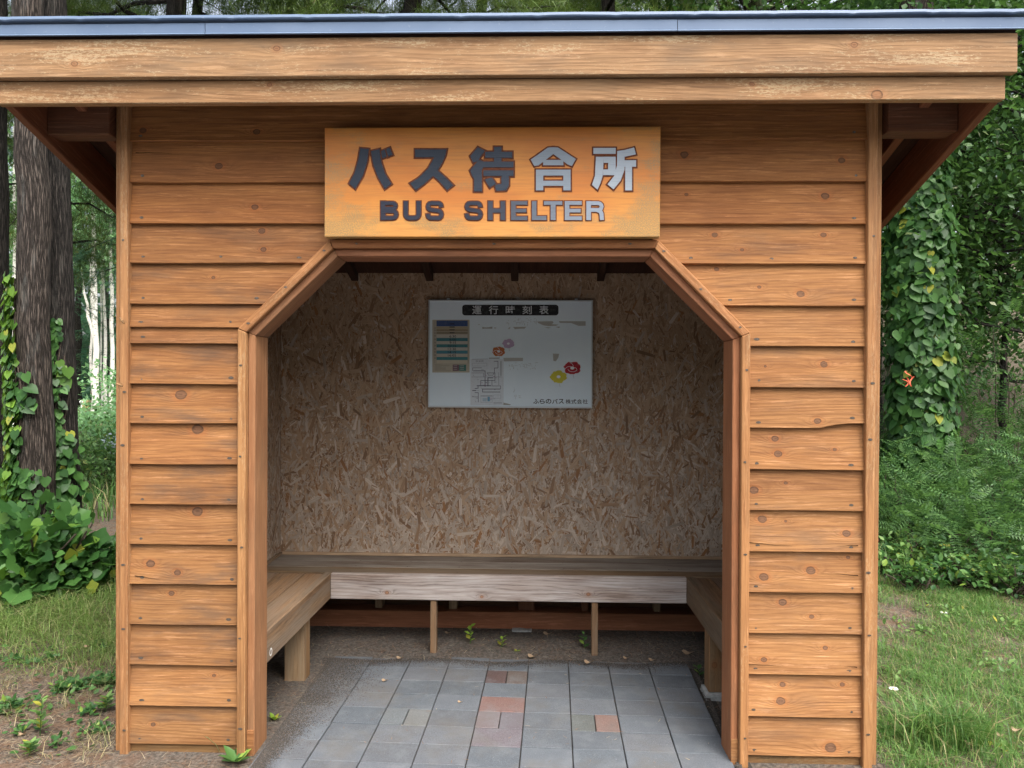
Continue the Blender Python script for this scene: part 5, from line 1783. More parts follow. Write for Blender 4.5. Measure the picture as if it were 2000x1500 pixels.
# ------------------------------------------------------------------ shrubs and undergrowth
def shrub(c, rad, nc, per, size, T, mat, label, name='shrub', group=None, droop=0.2, sp_r=0.14):
    c = np.array([c[0], c[1], float(ground_height(c[0], c[1]))])
    t = thing(name, tuple(c), label, 'shrub', group)
    cen = ellipsoid(c + np.array([0, 0, rad[2] * 0.55]), (rad[0], rad[1], rad[2] * 0.55), nc, 0.2)
    cen[:, 2] = np.maximum(cen[:, 2], c[2] + 0.06)
    V, F = clump_leaves(cen, sp_r, per, size, T, droop, 1.5)
    link('foliage', tri_mesh('foliage', V, F, M[mat]), t, kind='stuff')
    st = [tube(wavy(c + np.array([0, 0, -0.03]), q_, 4, 0.04), [0.008, .007, .006, .005, .003], 4) for q_ in cen[:14]]
    V, F, UV = join_uv(st)
    link('stem', tri_mesh('stem', V, F, M['twig']), t)
    return t


G1 = 'locust shrubs in the undergrowth right of the shelter'
L1 = 'low shrub of dark feathery pinnate leaves in the undergrowth right of the shelter'
for (px, dp, rx, h) in ((1745, 6.6, 0.5, 0.75), (1800, 6.2, 0.5, 0.6), (1860, 6.9, 0.6, 0.85), (1915, 6.3, 0.55, 0.7), (1970, 6.8, 0.6, 0.95), (2030, 6.2, 0.6, 0.9), (1770, 7.6, 0.6, 0.9), (1850, 5.8, 0.45, 0.45), (1950, 5.7, 0.5, 0.5), (2080, 7.4, 0.7, 1.1), (1690, 7.2, 0.5, 0.7), (1600, 7.6, 0.6, 0.8), (1500, 8.0, 0.6, 0.8), (2150, 6.0, 0.6, 0.8), (2220, 6.8, 0.7, 1.0), (2300, 6.2, 0.7, 0.9), (2400, 7.0, 0.7, 1.0), (2140, 8.2, 0.7, 1.0), (1900, 8.4, 0.7, 0.8), (1830, 7.8, 0.6, 0.8), (2500, 6.4, 0.7, 0.9)):
    p = at(px, 800, dp - CAMERA_BACK)
    shrub(p, (rx, 0.45, h), 26, 11, 0.26, T_PINN, 'fern', L1, 'locust_shrub', G1, droop=0.1, sp_r=0.16)
for (px, dp, rx, h, lb) in ((1960, 7.4, 0.8, 1.9, 'tall feathery locust sapling in front of the bank near the right edge'), (1745, 8.2, 0.6, 1.2, 'feathery locust sapling beside the thin leaning trunk')):
    p = at(px, 800, dp - CAMERA_BACK)
    shrub(p, (rx, 0.6, h), 36, 10, 0.34, T_PINN, 'fern', lb, 'locust_sapling', droop=0.15, sp_r=0.2)
G2 = 'leafy herbs along the front of the undergrowth'
L2 = 'low clump of mid green oval leaves fronting the undergrowth right of the shelter'
for k in range(20):
    px, dp = 1715 + 18.5 * k + random.uniform(-14, 14), random.uniform(4.75, 6.2)
    h = random.uniform(0.10, 0.22) + 0.16 * max(0.0, dp - 5.0)
    p = at(px, 800, dp - CAMERA_BACK)
    shrub(p, (random.uniform(0.12, 0.30), 0.2, h), random.randint(7, 20), 12, random.uniform(0.040, 0.070), T_LEAF, random.choice(('herb', 'herb', 'herb_pale', 'ivy')), L2, 'herb_clump', G2, sp_r=0.065)
G3 = 'lime green seedlings on the litter'
L3 = 'small lime green seedling on bare litter in front of the undergrowth right of the shelter'
for (px, py, h) in ((1762, 1122, .12), (1790, 1112, .15), (1822, 1128, .15), (1845, 1118, .14), (1875, 1132, .11), (1895, 1120, .12), (1925, 1110, .14), (1740, 1118, .06), (1795, 1150, .04), (1955, 1100, .16)):
    p = on(px, py)
    shrub(p, (0.07, 0.06, h), 6, 5, 0.055, T_LEAF, 'lime', L3, 'seedling', G3, sp_r=0.025)
for (px, dp, rx, h, lb, mt) in ((190, 10.5, 0.9, 0.9, 'bright green shrub in the clearing left of the shelter corner', 'broad_light'), (165, 8.8, 0.6, 0.6, 'low light green bush right behind the slimmer left trunk', 'broad_light'),
                            (235, 9.2, 0.7, 0.8, 'light green bush half hidden by the left corner board', 'broad_light'), (205, 20.0, 1.6, 1.2, 'pale sunlit bush at the foot of the birches', 'hazed_birch_leaf'),
                            (160, 24.0, 1.6, 1.0, 'pale bush under the small notice sign', 'hazed_birch_leaf'), (10, 10.0, 0.9, 0.9, 'light green bush behind the trunk at the left picture edge', 'broad_light'),
                            (228, 24.0, 1.2, 2.6, 'young bright conifer like bush beside the birches', 'hazed_birch_leaf'), (-60, 7.5, 0.8, 1.0, 'green bush at the left edge behind the trunks', 'broad_light')):
    p = at(px, 800, dp - CAMERA_BACK)
    shrub(p, (rx, rx * 0.7, h), 40, 22, 0.075 if dp < 15 else 0.17, T_SMALL, mt, lb, 'shrub', sp_r=0.16 if dp < 15 else 0.3)


# ------------------------------------------------------------------ grass, litter, soil crumbs
def blades(P, H, W, lean=0.5, bend=0.6):
    n = len(P)
    a = RNG.uniform(0, 2 * math.pi, n)
    d = np.stack([np.cos(a), np.sin(a), np.zeros(n)], -1)
    s = np.stack([-np.sin(a), np.cos(a), np.zeros(n)], -1) * W[:, None]
    le, be = RNG.uniform(0, lean, n)[:, None], RNG.uniform(0.1, bend, n)[:, None]
    up = np.array([0, 0, 1.0])
    h = H[:, None]
    m1 = P + (up * 0.5 + d * le * 0.4) * h
    tip = P + (up * (0.95 - 0.35 * be) + d * (le + be) * 0.8) * h
    V = np.stack([P - s, P + s, m1 + s * 0.8, m1 - s * 0.8, tip], 1).reshape(-1, 3)
    F = (np.array([[0, 1, 2], [0, 2, 3], [3, 2, 4]])[None] + (np.arange(n) * 5)[:, None, None]).reshape(-1, 3)
    return V, F


def field_noise(x, y, s=1.0, o=0.0):
    return np.sin(x * 3.1 * s + 1.7 + o) * np.cos(y * 2.7 * s + 0.4 - o) + 0.6 * np.sin(x * 6.7 * s - y * 5.1 * s + 2.0 + o) + 0.4 * np.sin(x * 13.0 * s + y * 11.3 * s + o)


def scatter(n, x0, x1, y0, y1, keep):
    x, y = RNG.uniform(x0, x1, n), RNG.uniform(y0, y1, n)
    k = RNG.random(n) < keep(x, y)
    x, y = x[k], y[k]
    return np.stack([x, y, ground_height(x, y)], -1)


sm = lambda t: np.clip(t, 0, 1)
P = scatter(125000, 1.42, 4.6, -0.62, 2.6, lambda x, y: sm(0.62 + 0.42 * field_noise(x, y, 1.3)) * sm((2.75 - y) / 0.6 + 0.05) * sm((x - 1.40) / 0.15 + 0.3))
V, F = blades(P, RNG.uniform(0.02, 0.065, len(P)) * (0.8 + 0.7 * sm(0.4 + 0.6 * field_noise(P[:, 0], P[:, 1], 2.1, 3.0))), RNG.uniform(0.0009, 0.0019, len(P)), 1.5, 1.6)
tag(link('lawn_grass', tri_mesh('lawn_grass', V, F, M['grass']), origin=(2.6, 1, 0)), 'thin green lawn grass right of the shelter', 'grass', kind='stuff')
tuft = on(1850, 1445)
P = np.stack([RNG.normal(tuft[0], 0.10, 800), RNG.normal(tuft[1], 0.07, 800), np.zeros(800)], -1)
P2 = scatter(5000, 1.42, 4.2, -0.6, 2.5, lambda x, y: sm(-0.25 + 0.45 * field_noise(x, y, 0.9, 2.0)))
P3 = scatter(9000, 1.6, 8.5, 2.3, 6.5, lambda x, y: sm(0.5 + 0.4 * field_noise(x, y)))
PP = np.concatenate([P, P2, P3])
V, F = blades(PP, np.concatenate([RNG.uniform(0.10, 0.24, 800), RNG.uniform(0.06, 0.15, len(P2)), RNG.uniform(0.15, 0.45, len(P3))]), RNG.uniform(0.0014, 0.0026, len(PP)), 1.0, 1.3)
tag(link('long_grass', tri_mesh('long_grass', V, F, M['grass']), origin=(2.6, 1, 0)), 'longer grass tufts among the lawn right of the shelter', 'grass', kind='stuff')
P = scatter(60000, -5.2, -1.72, 0.60, 2.6, lambda x, y: sm((y - 0.65) / 0.65) * sm(0.60 + 0.35 * field_noise(x, y, 1.2)))
V, F = blades(P, RNG.uniform(0.06, 0.20, len(P)) * sm(0.3 + (P[:, 1] - 0.7) / 0.8), RNG.uniform(0.0012, 0.0022, len(P)), 1.6, 1.7)
tag(link('bank_grass', tri_mesh('bank_grass', V, F, M['grass_light']), origin=(-2.9, 1.5, 0)), 'light green grass in front of the left trunks', 'grass', kind='stuff')
P = scatter(26000, -4.6, -1.72, -0.08, 1.6, lambda x, y: sm(0.22 + 0.36 * field_noise(x, y, 1.6, 1.0)))
V, F = blades(P, RNG.uniform(0.02, 0.09, len(P)), RNG.uniform(0.0007, 0.0013, len(P)), 1.6, 1.6)
tag(link('dry_grass', tri_mesh('dry_grass', V, F, M['grass_dry']), origin=(-2.9, .6, 0)), 'sparse straw coloured grass on the soil left of the shelter', 'grass', kind='stuff')
P = scatter(60000, -16, -3, 4.0, 24, lambda x, y: sm(0.6 + 0.3 * field_noise(x, y, 0.4)))
V, F = blades(P, RNG.uniform(0.12, 0.4, len(P)), RNG.uniform(0.004, 0.009, len(P)), 0.8, 1.0)
tag(link('meadow_grass', tri_mesh('meadow_grass', V, F, M['grass']), origin=(-8, 12, 0)), 'rough grass of the clearing far left behind the trunks', 'grass', kind='stuff')


def flat_bits(P, L, W, lift=0.004):
    n = len(P)
    a = RNG.uniform(0, math.pi, n)
    d = np.stack([np.cos(a), np.sin(a), RNG.normal(0, 0.10, n)], -1) * L[:, None] / 2
    s = np.stack([-np.sin(a), np.cos(a), np.zeros(n)], -1) * W[:, None]
    b = RNG.normal(0, 0.08, (n, 1)) * L[:, None]
    sid = np.stack([-np.sin(a), np.cos(a), np.zeros(n)], -1) * b
    C = P + np.array([0, 0, 1.0]) * RNG.uniform(0.001, lift, n)[:, None] + np.abs(d) * np.array([0, 0, 1.0])
    V = np.stack([C - d - s, C - d + s, C + sid + s, C + sid - s, C + d], 1).reshape(-1, 3)
    F = (np.array([[0, 1, 2], [0, 2, 3], [3, 2, 4]])[None] + (np.arange(n) * 5)[:, None, None]).reshape(-1, 3)
    return V, F


LP = [scatter(16000, -4.6, -1.72, -0.12, 1.9, lambda x, y: sm(0.55 + 0.35 * field_noise(x, y, 1.1, 4.0))), scatter(14000, 1.42, 4.5, -0.6, 2.7, lambda x, y: sm(0.30 - 0.42 * field_noise(x, y, 1.3))),
      scatter(3000, -1.5, 1.25, 0.97, 1.45, lambda x, y: 0.5 + 0 * x), scatter(900, -1.5, -1.0, 0.12, 1.0, lambda x, y: 0.6 + 0 * x), scatter(500, 0.86, 1.25, 0.1, 1.0, lambda x, y: 0.6 + 0 * x),
      scatter(500, -2.6, -1.1, -0.2, 0.05, lambda x, y: 0.7 + 0 * x)]
P = np.concatenate(LP)
V, F = flat_bits(P, RNG.uniform(0.025, 0.085, len(P)), RNG.uniform(0.0004, 0.0010, len(P)), 0.006)
tag(link('needle_litter', tri_mesh('needle_litter', V, F, M['litter']), origin=(0, 1, 0)), 'brown fallen needles strewn over the bare soil', 'litter', kind='stuff')
P = scatter(160, -1.0, 0.85, -0.5, 0.95, lambda x, y: 0.55 + 0 * x)
P[:, 2] = 0.0145
V, F = flat_bits(P, RNG.uniform(0.008, 0.03, len(P)), RNG.uniform(0.0006, 0.0016, len(P)), 0.003)
tag(link('paving_litter', tri_mesh('paving_litter', V, F, M['litter']), origin=(0, .4, 0.014)), 'tiny bits of litter lying on the paving', 'litter', kind='stuff')


def crumbs(P, S):
    n = len(P)
    tv = np.array([(1, 0, 0), (-.5, .87, 0), (-.5, -.87, 0), (0, 0, .9), (0.1, .1, -.4)])
    tf = np.array([(0, 1, 3), (1, 2, 3), (2, 0, 3)])
    j = RNG.uniform(0.6, 1.3, (n, 5, 1))
    a = RNG.uniform(0, 6.28, n)
    R = np.stack([np.stack([np.cos(a), -np.sin(a), 0 * a], -1), np.stack([np.sin(a), np.cos(a), 0 * a], -1), np.stack([0 * a, 0 * a, 1 + 0 * a], -1)], 1)
    V = P[:, None] + np.einsum('nij,kj->nki', R, tv) * j * S[:, None, None]
    F = tf[None] + (np.arange(n) * 5)[:, None, None]
    return V.reshape(-1, 3), F.reshape(-1, 3)


def edge_soil(n):
    out = []
    u = RNG.uniform(-1.12, 0.9, n)
    y = 0.955 - np.abs(RNG.normal(0, 0.035, n)) + 0.02 * np.sin(u * 9)
    out.append(np.stack([u, y + 0.03, np.full(n, 0.014)], -1))
    v = RNG.uniform(-0.3, 0.98, n * 2)
    x = -1.09 + np.abs(RNG.normal(0, 0.075, n * 2)) * (0.4 + sm((v + 0.1) / 0.8) * 1.3)
    out.append(np.stack([x, v, np.full(n * 2, 0.0135)], -1))
    v = RNG.uniform(-0.3, 0.98, n // 2)
    out.append(np.stack([0.885 - 0.04 * (0.96 - v) - np.abs(RNG.normal(0, 0.012, n // 2)), v, np.full(n // 2, 0.0135)], -1))
    return np.concatenate(out)


P = np.concatenate([edge_soil(13000), scatter(5000, -1.5, 1.25, 0.95, 1.45, lambda x, y: 0.8 + 0 * x), scatter(2500, -1.5, -1.05, 0.1, 1.0, lambda x, y: 0.8 + 0 * x), scatter(1500, 0.86, 1.25, 0.05, 1.0, lambda x, y: 0.8 + 0 * x),
                    scatter(5000, -3.6, -1.2, -0.15, 0.9, lambda x, y: 0.7 + 0 * x)])
V, F = crumbs(P, RNG.uniform(0.0008, 0.0034, len(P)))
tag(link('soil_crumbs', tri_mesh('soil_crumbs', V, F, M['crumb']), origin=(0, .6, 0)), 'dry soil crumbs spilling over the paving edges', 'soil', kind='stuff')


def weed_cover(name, label, spots, size, mat, T=T_LEAF, lift=0.03):
    Ps = []
    for (x, y, r, cnt) in spots:
        a, d = RNG.uniform(0, 6.283, cnt), np.abs(RNG.normal(0, r, cnt))
        px_, py_ = x + d * np.cos(a), y + d * np.sin(a)
        Ps.append(np.stack([px_, py_, ground_height(px_, py_) + RNG.uniform(0.003, lift, cnt)], -1))
    P = np.concatenate(Ps)
    n = len(P)
    D = rnd_dir(n)
    D[:, 2] = np.abs(D[:, 2]) * 0.5
    V, F = cloud(P, D, np.array([0, -0.2, 1.0]) + RNG.normal(0, 0.3, (n, 3)), size * RNG.uniform(0.5, 1.3, n), T)
    tag(link(name, tri_mesh(name, V, F, M[mat]), origin=(spots[0][0], spots[0][1], 0)), label, 'weeds', kind='stuff')


lefts = [(*on(px, py)[:2], r, c) for px, py, r, c in ((20, 1390, .10, 90), (150, 1345, .12, 130), (205, 1330, .10, 110), (40, 1435, .06, 30), (175, 1395, .05, 40), (100, 1290, .12, 70), (30, 1300, .10, 50), (190, 1430, .06, 40), (110, 1460, .05, 25), (200, 1275, .10, 60))]
weed_cover('ground_weeds', 'low green weeds creeping over the soil left of the shelter', lefts, 0.034, 'herb')
rights = [(*on(px, py)[:2], r, c) for px, py, r, c in ((1925, 1420, .08, 50), (1800, 1240, .10, 60), (1960, 1460, .08, 40), (1860, 1205, .12, 80), (1740, 1430, .04, 20), (1940, 1300, .12, 60), (1780, 1330, .08, 30), (1985, 1230, .12, 60))]
weed_cover('lawn_weeds', 'small leafy weeds mixed into the lawn right of the shelter', rights, 0.034, 'herb_pale')

# ------------------------------------------------------------------ small single plants, leaves, stones
def rosette(name, label, p, n, size, T, mat, upright=0.5, group=None, stalk=False, jagged=0.0):
    t = thing(name, tuple(p), label, 'plant', group)
    a = np.linspace(0, 2 * math.pi, n, endpoint=False) + RNG.uniform(-.3, .3, n)
    D = np.stack([np.cos(a), np.sin(a), RNG.uniform(upright * 0.5, upright * 1.4, n)], -1)
    N = np.stack([-np.cos(a) * upright, -np.sin(a) * upright, np.ones(n)], -1)
    V, F = cloud(np.tile(np.asarray(p, float), (n, 1)) + np.array([0, 0, 0.004]), D, N, size * RNG.uniform(0.7, 1.2, n), T)
    link('leaves', tri_mesh('leaves', V, F, M[mat]), t)
    return t


def sprig(name, label, p, h, n, size, mat, lean=(0, 0), group=None, T=T_LEAF):
    t = thing(name, tuple(p), label, 'plant', group)
    p = np.asarray(p, float)
    top = p + np.array([lean[0], lean[1], h])
    V, F, UV = tube([tuple(p), tuple((p + top) / 2 + RNG.normal(0, .005, 3)), tuple(top)], [0.0022, .0018, .001], 4)
    link('stem', tri_mesh('stem', V, F, M['herb']), t)
    k = np.linspace(0.2, 1.0, n)
    a = np.arange(n) * 2.4
    P = p + (top - p) * k[:, None]
    D = np.stack([np.cos(a), np.sin(a), 0.5 * np.ones(n)], -1)
    V, F = cloud(P, D, np.array([0, 0, 1.0]) + RNG.normal(0, .2, (n, 3)) - D * 0.2, size * RNG.uniform(.7, 1.2, n) * (1.15 - 0.4 * k), T)
    link('leaves', tri_mesh('leaves', V, F, M[mat]), t)
    return t


T_DAND = (T_LEAF[0] * np.array([0.75, 1, 1]), T_LEAF[1])
rosette('dandelion', 'fresh dandelion plant at the foot of the left opening post', on(462, 1490), 10, 0.078, T_DAND, 'herb', 0.6)
rosette('seedling', 'small pale seedling on the soil beside the left bench leg', on(536, 1408), 5, 0.045, T_LEAF, 'lime', 0.9)
sprig('seedling', 'three tiered green seedling under the bench left of the concrete block', on(918, 1258, 0.02), 0.10, 9, 0.042, 'lime', (0.0, 0))
sprig('seedling', 'bushy green seedling in front of the rear concrete block', on(978, 1266, 0.02), 0.06, 9, 0.042, 'lime', (0.01, 0))
sprig('seedling', 'thin green seedling beside the right bench prop', on(1142, 1268, 0.02), 0.085, 7, 0.040, 'herb', (-0.005, 0))
rosette('seedling', 'tiny leaf pair on the soil below the rear concrete block', on(1009, 1273, 0.02), 3, 0.025, T_LEAF, 'lime', 0.4)
sprig('grass_sprout', 'small dark green sprout beside the right footing block', on(1366, 1322), 0.06, 6, 0.04, 'herb', (-0.01, 0))
for (px, py, h, lb) in ((78, 1440, 0.16, 'upright lime green weed with narrow leaves on the soil at lower left'), (205, 1390, 0.07, 'small pale weed near the left corner board'), (57, 1478, 0.06, 'tiny weed in the soil near the lower left edge')):
    sprig('weed', lb, on(px, py), h, 22, 0.05, 'herb_pale', (0.01, 0), T=T_DAND)
rosette('weed', 'dark green low weed at the left picture edge on the soil', on(18, 1395), 14, 0.085, T_LEAF, 'ivy', 0.4)
rosette('weed', 'spreading dark green weed left of the shelter below the grass', on(140, 1345), 18, 0.085, T_LEAF, 'herb', 0.35)
rosette('weed', 'green weed patch touching the left corner board', on(212, 1335), 16, 0.08, T_LEAF, 'herb', 0.4)
rosette('clover', 'rounded dark leaf beside the right corner board in the grass', on(1733, 1432), 4, 0.05, T_HEART, 'ivy', 0.3)
rosette('clover', 'broad green weed leaves in the grass near the lower right edge', on(1932, 1425), 7, 0.06, T_HEART, 'herb', 0.4)


def daisy(px, py, label, h=0.05, r=0.016):
    p = on(px, py)
    p = p - np.array([0, 0, 0])
    t = thing('daisy', (p[0], p[1], 0.0), label, 'flower', 'white daisies in the grass')
    V, F, UV = tube([(p[0], p[1], 0), (p[0], p[1] + .004, h)], [0.0015, 0.0012], 4)
    link('stem', tri_mesh('stem', V, F, M['herb']), t)
    n = 13
    a = np.linspace(0, 2 * math.pi, n, endpoint=False)
    D = np.stack([np.cos(a), np.sin(a), 0.1 + 0 * a], -1)
    Vp, Fp = cloud(np.tile(np.array([[p[0], p[1] + .004, h]]), (n, 1)), D, np.tile(np.array([[0, -0.5, 1.0]]), (n, 1)), np.full(n, r * 1.35), T_LEAF)
    link('petals', tri_mesh('petals', Vp, Fp, M['petal']), t)
    k = 10
    V = [(p[0], p[1] + .004, h + 0.004)] + [(p[0] + r * .4 * math.cos(6.283 * i / k), p[1] + .004 + r * .4 * math.sin(6.283 * i / k), h + 0.0015) for i in range(k)]
    link('disc', mesh('disc', V, [(0, i + 1, (i + 1) % k + 1) for i in range(k)], M['yolk']), t)


daisy(1746, 1366, 'white daisy with yellow eye close to the right corner board')
daisy(1844, 1212, 'white daisy further back in the lawn right of the shelter', 0.05, 0.016)
daisy(1736, 1050, 'white flower head beside the corner board in front of the undergrowth', 0.12, 0.022)
daisy(1961, 1060, 'small white flower among the herbs near the right edge', 0.12, 0.016)


def fallen(px, py, size, label, z=0.0, mat='deadleaf', ang=0.0, yy=None):
    p = on(px, py, z)
    n = 14
    V = []
    for i in range(n):
        a = 2 * math.pi * i / n
        r = size * (0.5 + 0.10 * math.cos(2 * a) + random.uniform(-.06, .06))
        V.append((p[0] + r * math.cos(a + ang), p[1] + 0.62 * r * math.sin(a + ang), z + 0.004 + 0.16 * size * (math.cos(a * 2 + 1) + 1)))
    V.append((p[0], p[1], z + 0.004))
    o = link('fallen_leaf', mesh('fallen_leaf', V, [(n, i, (i + 1) % n) for i in range(n)], M[mat], smooth=True), origin=(p[0], p[1], z))
    return tag(o, label, 'leaf', 'fallen leaves')


fallen(752, 1331, 0.028, 'pale dry leaf lying on the paving left of its middle', 0.0135)
fallen(899, 1373, 0.022, 'small curled leaf on the paving below the first leaf', 0.0135)
fallen(781, 1287, 0.032, 'pale leaf at the back edge of the paving left of the bench prop', 0.022)
fallen(1040, 1284, 0.045, 'tan dry leaf on the soil between the bench props', 0.022)
fallen(1150, 1296, 0.045, 'grey white leaf at the foot of the right bench prop', 0.020)
fallen(1223, 1287, 0.030, 'small yellowish leaf on the soil right of the right bench prop', 0.022)
fallen(1274, 1291, 0.034, 'cream leaf near the back right corner of the paving', 0.022)
fallen(1345, 1278, 0.060, 'brown crumpled leaf on the soil beside the right bench leg', 0.022)
fallen(1070, 1240, 0.045, 'pale leaf against the rear sill beam right of the block', 0.022)
fallen(875, 1238, 0.03, 'grey leaf against the rear sill beam left of the block', 0.022)
fallen(1985, 1428, 0.045, 'cream leaf in the grass at the right edge', 0.02)
fallen(1955, 1438, 0.040, 'pale leaf left of the cream leaf at the right edge', 0.02)
fallen(1895, 1455, 0.045, 'tan leaf in the long grass at lower right', 0.02)
fallen(1772, 1271, 0.035, 'dull leaf on the lawn near the right corner board', 0.02)
fallen(42, 1438, 0.035, 'pale leaf on the soil at lower left', 0.01)
fallen(170, 1265, 0.03, 'light scrap in the grass left of the corner board', 0.05)

# straw stalks arching over the grass
for k, (a, b, c, lb) in enumerate((((1790, 1500), (1870, 1480), (1900, 1492), 'pale arching grass stalk at the lower right corner board'), ((1950, 1460), (1935, 1400), (1918, 1362), 'tall thin seed stalk in the grass at right'),
                                   ((170, 1180), (115, 1135), (75, 1133), 'bent seed stalk in front of the left thicket'), ((215, 1160), (190, 1120), (160, 1105), 'thin bent stalk near the left corner board'),
                                   ((430, 1470), (413, 1450), (400, 1438), 'thin dry grass straw against the lowest left siding board'))):
    base = on(*a)
    V0 = [base, at(*b, base[1] - 0.03), at(*c, base[1] - 0.05)]
    m = (V0[0] + 2 * V0[1] + V0[2]) / 4
    V, F, UV = tube([tuple(V0[0]), tuple((V0[0] + V0[1]) / 2 + np.array([0, 0, .012])), tuple(V0[1] + np.array([0, 0, .006])), tuple((V0[1] + V0[2]) / 2 + np.array([0, 0, .006])), tuple(V0[2])], [0.0014, 0.0013, 0.0012, 0.002, 0.0008], 4)
    tag(link('grass_stalk', tri_mesh('grass_stalk', V, F, M['grass_dry']), origin=tuple(base)), lb, 'grass')


# empty insect shells on the left corner board
def cicada(px, py, label, ang):
    p = at(px, py, -0.052)
    t = thing('cicada_shell', tuple(p), label, 'insect shell', 'cicada shells')
    bm = bmesh.new()
    for (o, r, s) in ((0.0, 0.0048, 1.0), (0.007, 0.0058, 1.1), (0.016, 0.0050, 1.4), (-0.006, 0.0042, 0.8)):
        res = bmesh.ops.create_icosphere(bm, subdivisions=2, radius=r)
        for v in res['verts']:
            v.co.x = v.co.x * s - o
    bmesh.ops.rotate(bm, verts=bm.verts, matrix=Matrix.Rotation(ang, 3, 'Y'))
    for v in bm.verts: v.co += Vector(p)
    me = bpy.data.meshes.new('shell_body')
    bm.to_mesh(me)
    bm.free()
    me.materials.append(M['shell'])
    link('shell_body', me, t)
    rot = Matrix.Rotation(ang, 3, 'Y')
    for s in (-1, 1):
        for k in (-0.004, 0.001, 0.007):
            a = Vector(p) + rot @ Vector((-k, 0, s * 0.004))
            b = Vector(p) + rot @ Vector((-k + 0.004, -0.004, s * 0.010))
            c = Vector(p) + rot @ Vector((-k + 0.006, 0.005, s * 0.013))
            V, F, UV = tube([tuple(a), tuple(b), tuple(c)], [0.0011, .0009, .0005], 4)
            link('leg', tri_mesh('leg', V, F, M['shell']), t)


cicada(240, 629, 'upper brown cicada shell clinging to the left corner board', math.radians(55))
cicada(236, 753, 'lower brown cicada shell clinging to the left corner board', math.radians(20))

# orange ribbon on the vine-covered trunk
rb = at(1768, 745, vB[1] - 0.42)
t = thing('orange_ribbon', tuple(rb), 'orange marking ribbon tied among the vine leaves right of the shelter', 'ribbon')
for k, (dx, dz, L) in enumerate(((0.0, 0.0, 0.12), (0.05, 0.01, 0.13), (0.02, 0.06, 0.09), (-0.03, -0.02, 0.07))):
    V, F = [], []
    for i in range(7):
        s = i / 6
        x = rb[0] + dx + 0.03 * math.sin(s * 4 + k * 2)
        z = rb[2] + dz - 0.75 * L * s + 0.04
        y = rb[1] - 0.03 + 0.02 * math.sin(s * 5 + k)
        V += [(x - 0.008, y, z), (x + 0.008, y + 0.004, z)]
        if i: F.append((2 * i - 2, 2 * i - 1, 2 * i + 1, 2 * i))
    link('ribbon_tail', mesh('ribbon_tail', V, F, M['ribbon'], smooth=True), t)


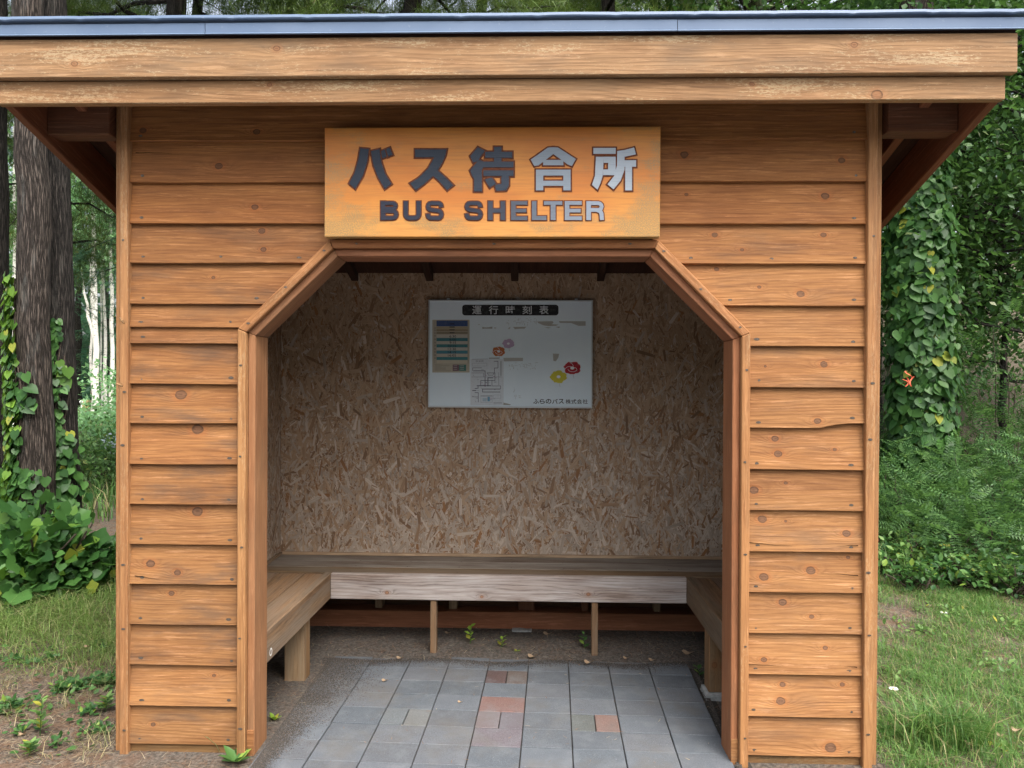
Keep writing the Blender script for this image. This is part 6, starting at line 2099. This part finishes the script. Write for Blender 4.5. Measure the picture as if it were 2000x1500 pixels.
# ------------------------------------------------------------------ far car and notice sign in the clearing
def car(px, dp):
    Y = dp - CAMERA_BACK
    x0 = float(at(px, 800, Y)[0])
    zg = float(ground_height(x0 + 1.5, Y))
    t = thing('parked_car', (x0 + 2.1, Y + 0.8, zg), 'pale silver car parked in the clearing, its nose just left of the shelter', 'car')
    prof = [(0.0, 0.42), (0.02, 0.62), (0.18, 0.74), (0.55, 0.86), (1.15, 0.95), (1.75, 1.38), (2.3, 1.48), (3.1, 1.45), (3.75, 1.12), (4.15, 1.02), (4.2, 0.5), (4.15, 0.28), (0.08, 0.26)]
    Wc = 1.68
    paint = plain('silver_car_paint', (0.55, 0.62, 0.68), 0.25, 0.6, metal=0.3)
    glass = plain('car_glass', (0.03, 0.045, 0.06), 0.08, 0.6)
    dark = plain('car_tyre', (0.02, 0.02, 0.022), 0.85, 0.3)
    rim = plain('car_rim', (0.45, 0.46, 0.48), 0.35, 0.5, metal=0.7)
    V, F = [], []
    secs = [(0.0, 0.10), (0.10, 0.02), (0.45, 0.0), (Wc - 0.45, 0.0), (Wc - 0.10, 0.02), (Wc, 0.10)]
    n = len(prof)
    cxp, czp = 2.1, 0.7
    for (w, inset) in secs:
        for (x, z) in prof:
            k = 1 - inset * (0.25 if z < 0.9 else 0.9)
            V.append((x0 + cxp + (x - cxp) * (1 - inset * .2), Y + w, zg + (czp + (z - czp) * k if z > 0.9 else z)))
    for s in range(len(secs) - 1):
        for i in range(n):
            j = (i + 1) % n
            F.append((s * n + i, s * n + j, (s + 1) * n + j, (s + 1) * n + i))
    F += [tuple(range(n))[::-1], tuple((len(secs) - 1) * n + i for i in range(n))]
    link('body', mesh('body', V, F, paint, smooth=True), t)
    def pane(pts, y):
        link('window', mesh('window', [(x0 + x, Y + y, zg + z) for x, z in pts], [tuple(range(len(pts)))], glass), t)
    pane([(1.38, 0.98), (1.82, 1.30), (2.35, 1.38), (2.35, 0.98)], 0.045)
    pane([(2.42, 0.98), (2.42, 1.38), (3.0, 1.36), (3.5, 1.05), (3.5, 0.98)], 0.045)
    link('windscreen', mesh('windscreen', [(x0 + 1.18, Y + 0.2, zg + 0.985), (x0 + 1.18, Y + Wc - .2, zg + 0.985), (x0 + 1.74, Y + Wc - .3, zg + 1.395), (x0 + 1.74, Y + .3, zg + 1.395)], [(0, 1, 2, 3)], glass), t)
    for y in (0.06, Wc - 0.40):
        bm = bmesh.new()
        bmesh.ops.create_uvsphere(bm, u_segments=14, v_segments=8, radius=0.17)
        for v in bm.verts: v.co = Vector((v.co.x * 0.9 + x0 + 0.20, v.co.y * 1.0 + Y + y + 0.17, v.co.z * 0.5 + zg + 0.66))
        me = bpy.data.meshes.new('headlight')
        bm.to_mesh(me)
        bm.free()
        me.materials.append(glass)
        link('headlight', me, t)
    for x in (0.78, 3.35):
        for y in (0.02, Wc - 0.02):
            for nm, r, w, mt in (('tyre', 0.30, 0.20, dark), ('rim', 0.19, 0.21, rim)):
                k = 20
                V = [(x0 + x + r * math.cos(6.283 * i / k), Y + y + s * w / 2, zg + 0.30 + r * math.sin(6.283 * i / k)) for s in (-1, 1) for i in range(k)]
                F = [(i, (i + 1) % k, k + (i + 1) % k, k + i) for i in range(k)] + [tuple(range(k))[::-1], tuple(range(k, 2 * k))]
                if nm == 'tyre': wheel = link('wheel', mesh('wheel', V, F, mt), t)
                else: link('rim', mesh('rim', V, F, mt), wheel)


car(192, 16.5)
nb = at(166, 788, 22.0)
t = thing('notice_sign', (nb[0], nb[1], -0.3), 'small yellow notice sign on a white post in the far clearing', 'sign')
yl = plain('yellow_sign_face', (0.55, 0.40, 0.16), 0.5, 0.4, c2=(0.3, 0.22, 0.12), scale=9)
wp = plain('white_post', (0.8, 0.8, 0.78), 0.5, 0.4)
link('sign_face', mesh('sign_face', [(nb[0] - .10, nb[1], nb[2] - .14), (nb[0] + .11, nb[1], nb[2] - .14), (nb[0] + .11, nb[1], nb[2] + .14), (nb[0] - .10, nb[1], nb[2] + .14), (nb[0] - .10, nb[1] + .03, nb[2] - .14), (nb[0] + .11, nb[1] + .03, nb[2] - .14), (nb[0] + .11, nb[1] + .03, nb[2] + .14), (nb[0] - .10, nb[1] + .03, nb[2] + .14)], BOXF, yl), t)
V, F, UV = tube([(nb[0] - .13, nb[1] + .02, -0.6), (nb[0] - .13, nb[1] + .02, nb[2] + .02)], [0.03, 0.03], 8)
link('post', tri_mesh('post', V, F, wp), t)
bm = bmesh.new()
bmesh.ops.create_uvsphere(bm, u_segments=12, v_segments=8, radius=0.06)
for v in bm.verts: v.co += Vector((nb[0] - .13, nb[1], nb[2] + .05))
me = bpy.data.meshes.new('globe')
bm.to_mesh(me)
bm.free()
me.materials.append(wp)
link('globe', me, t)
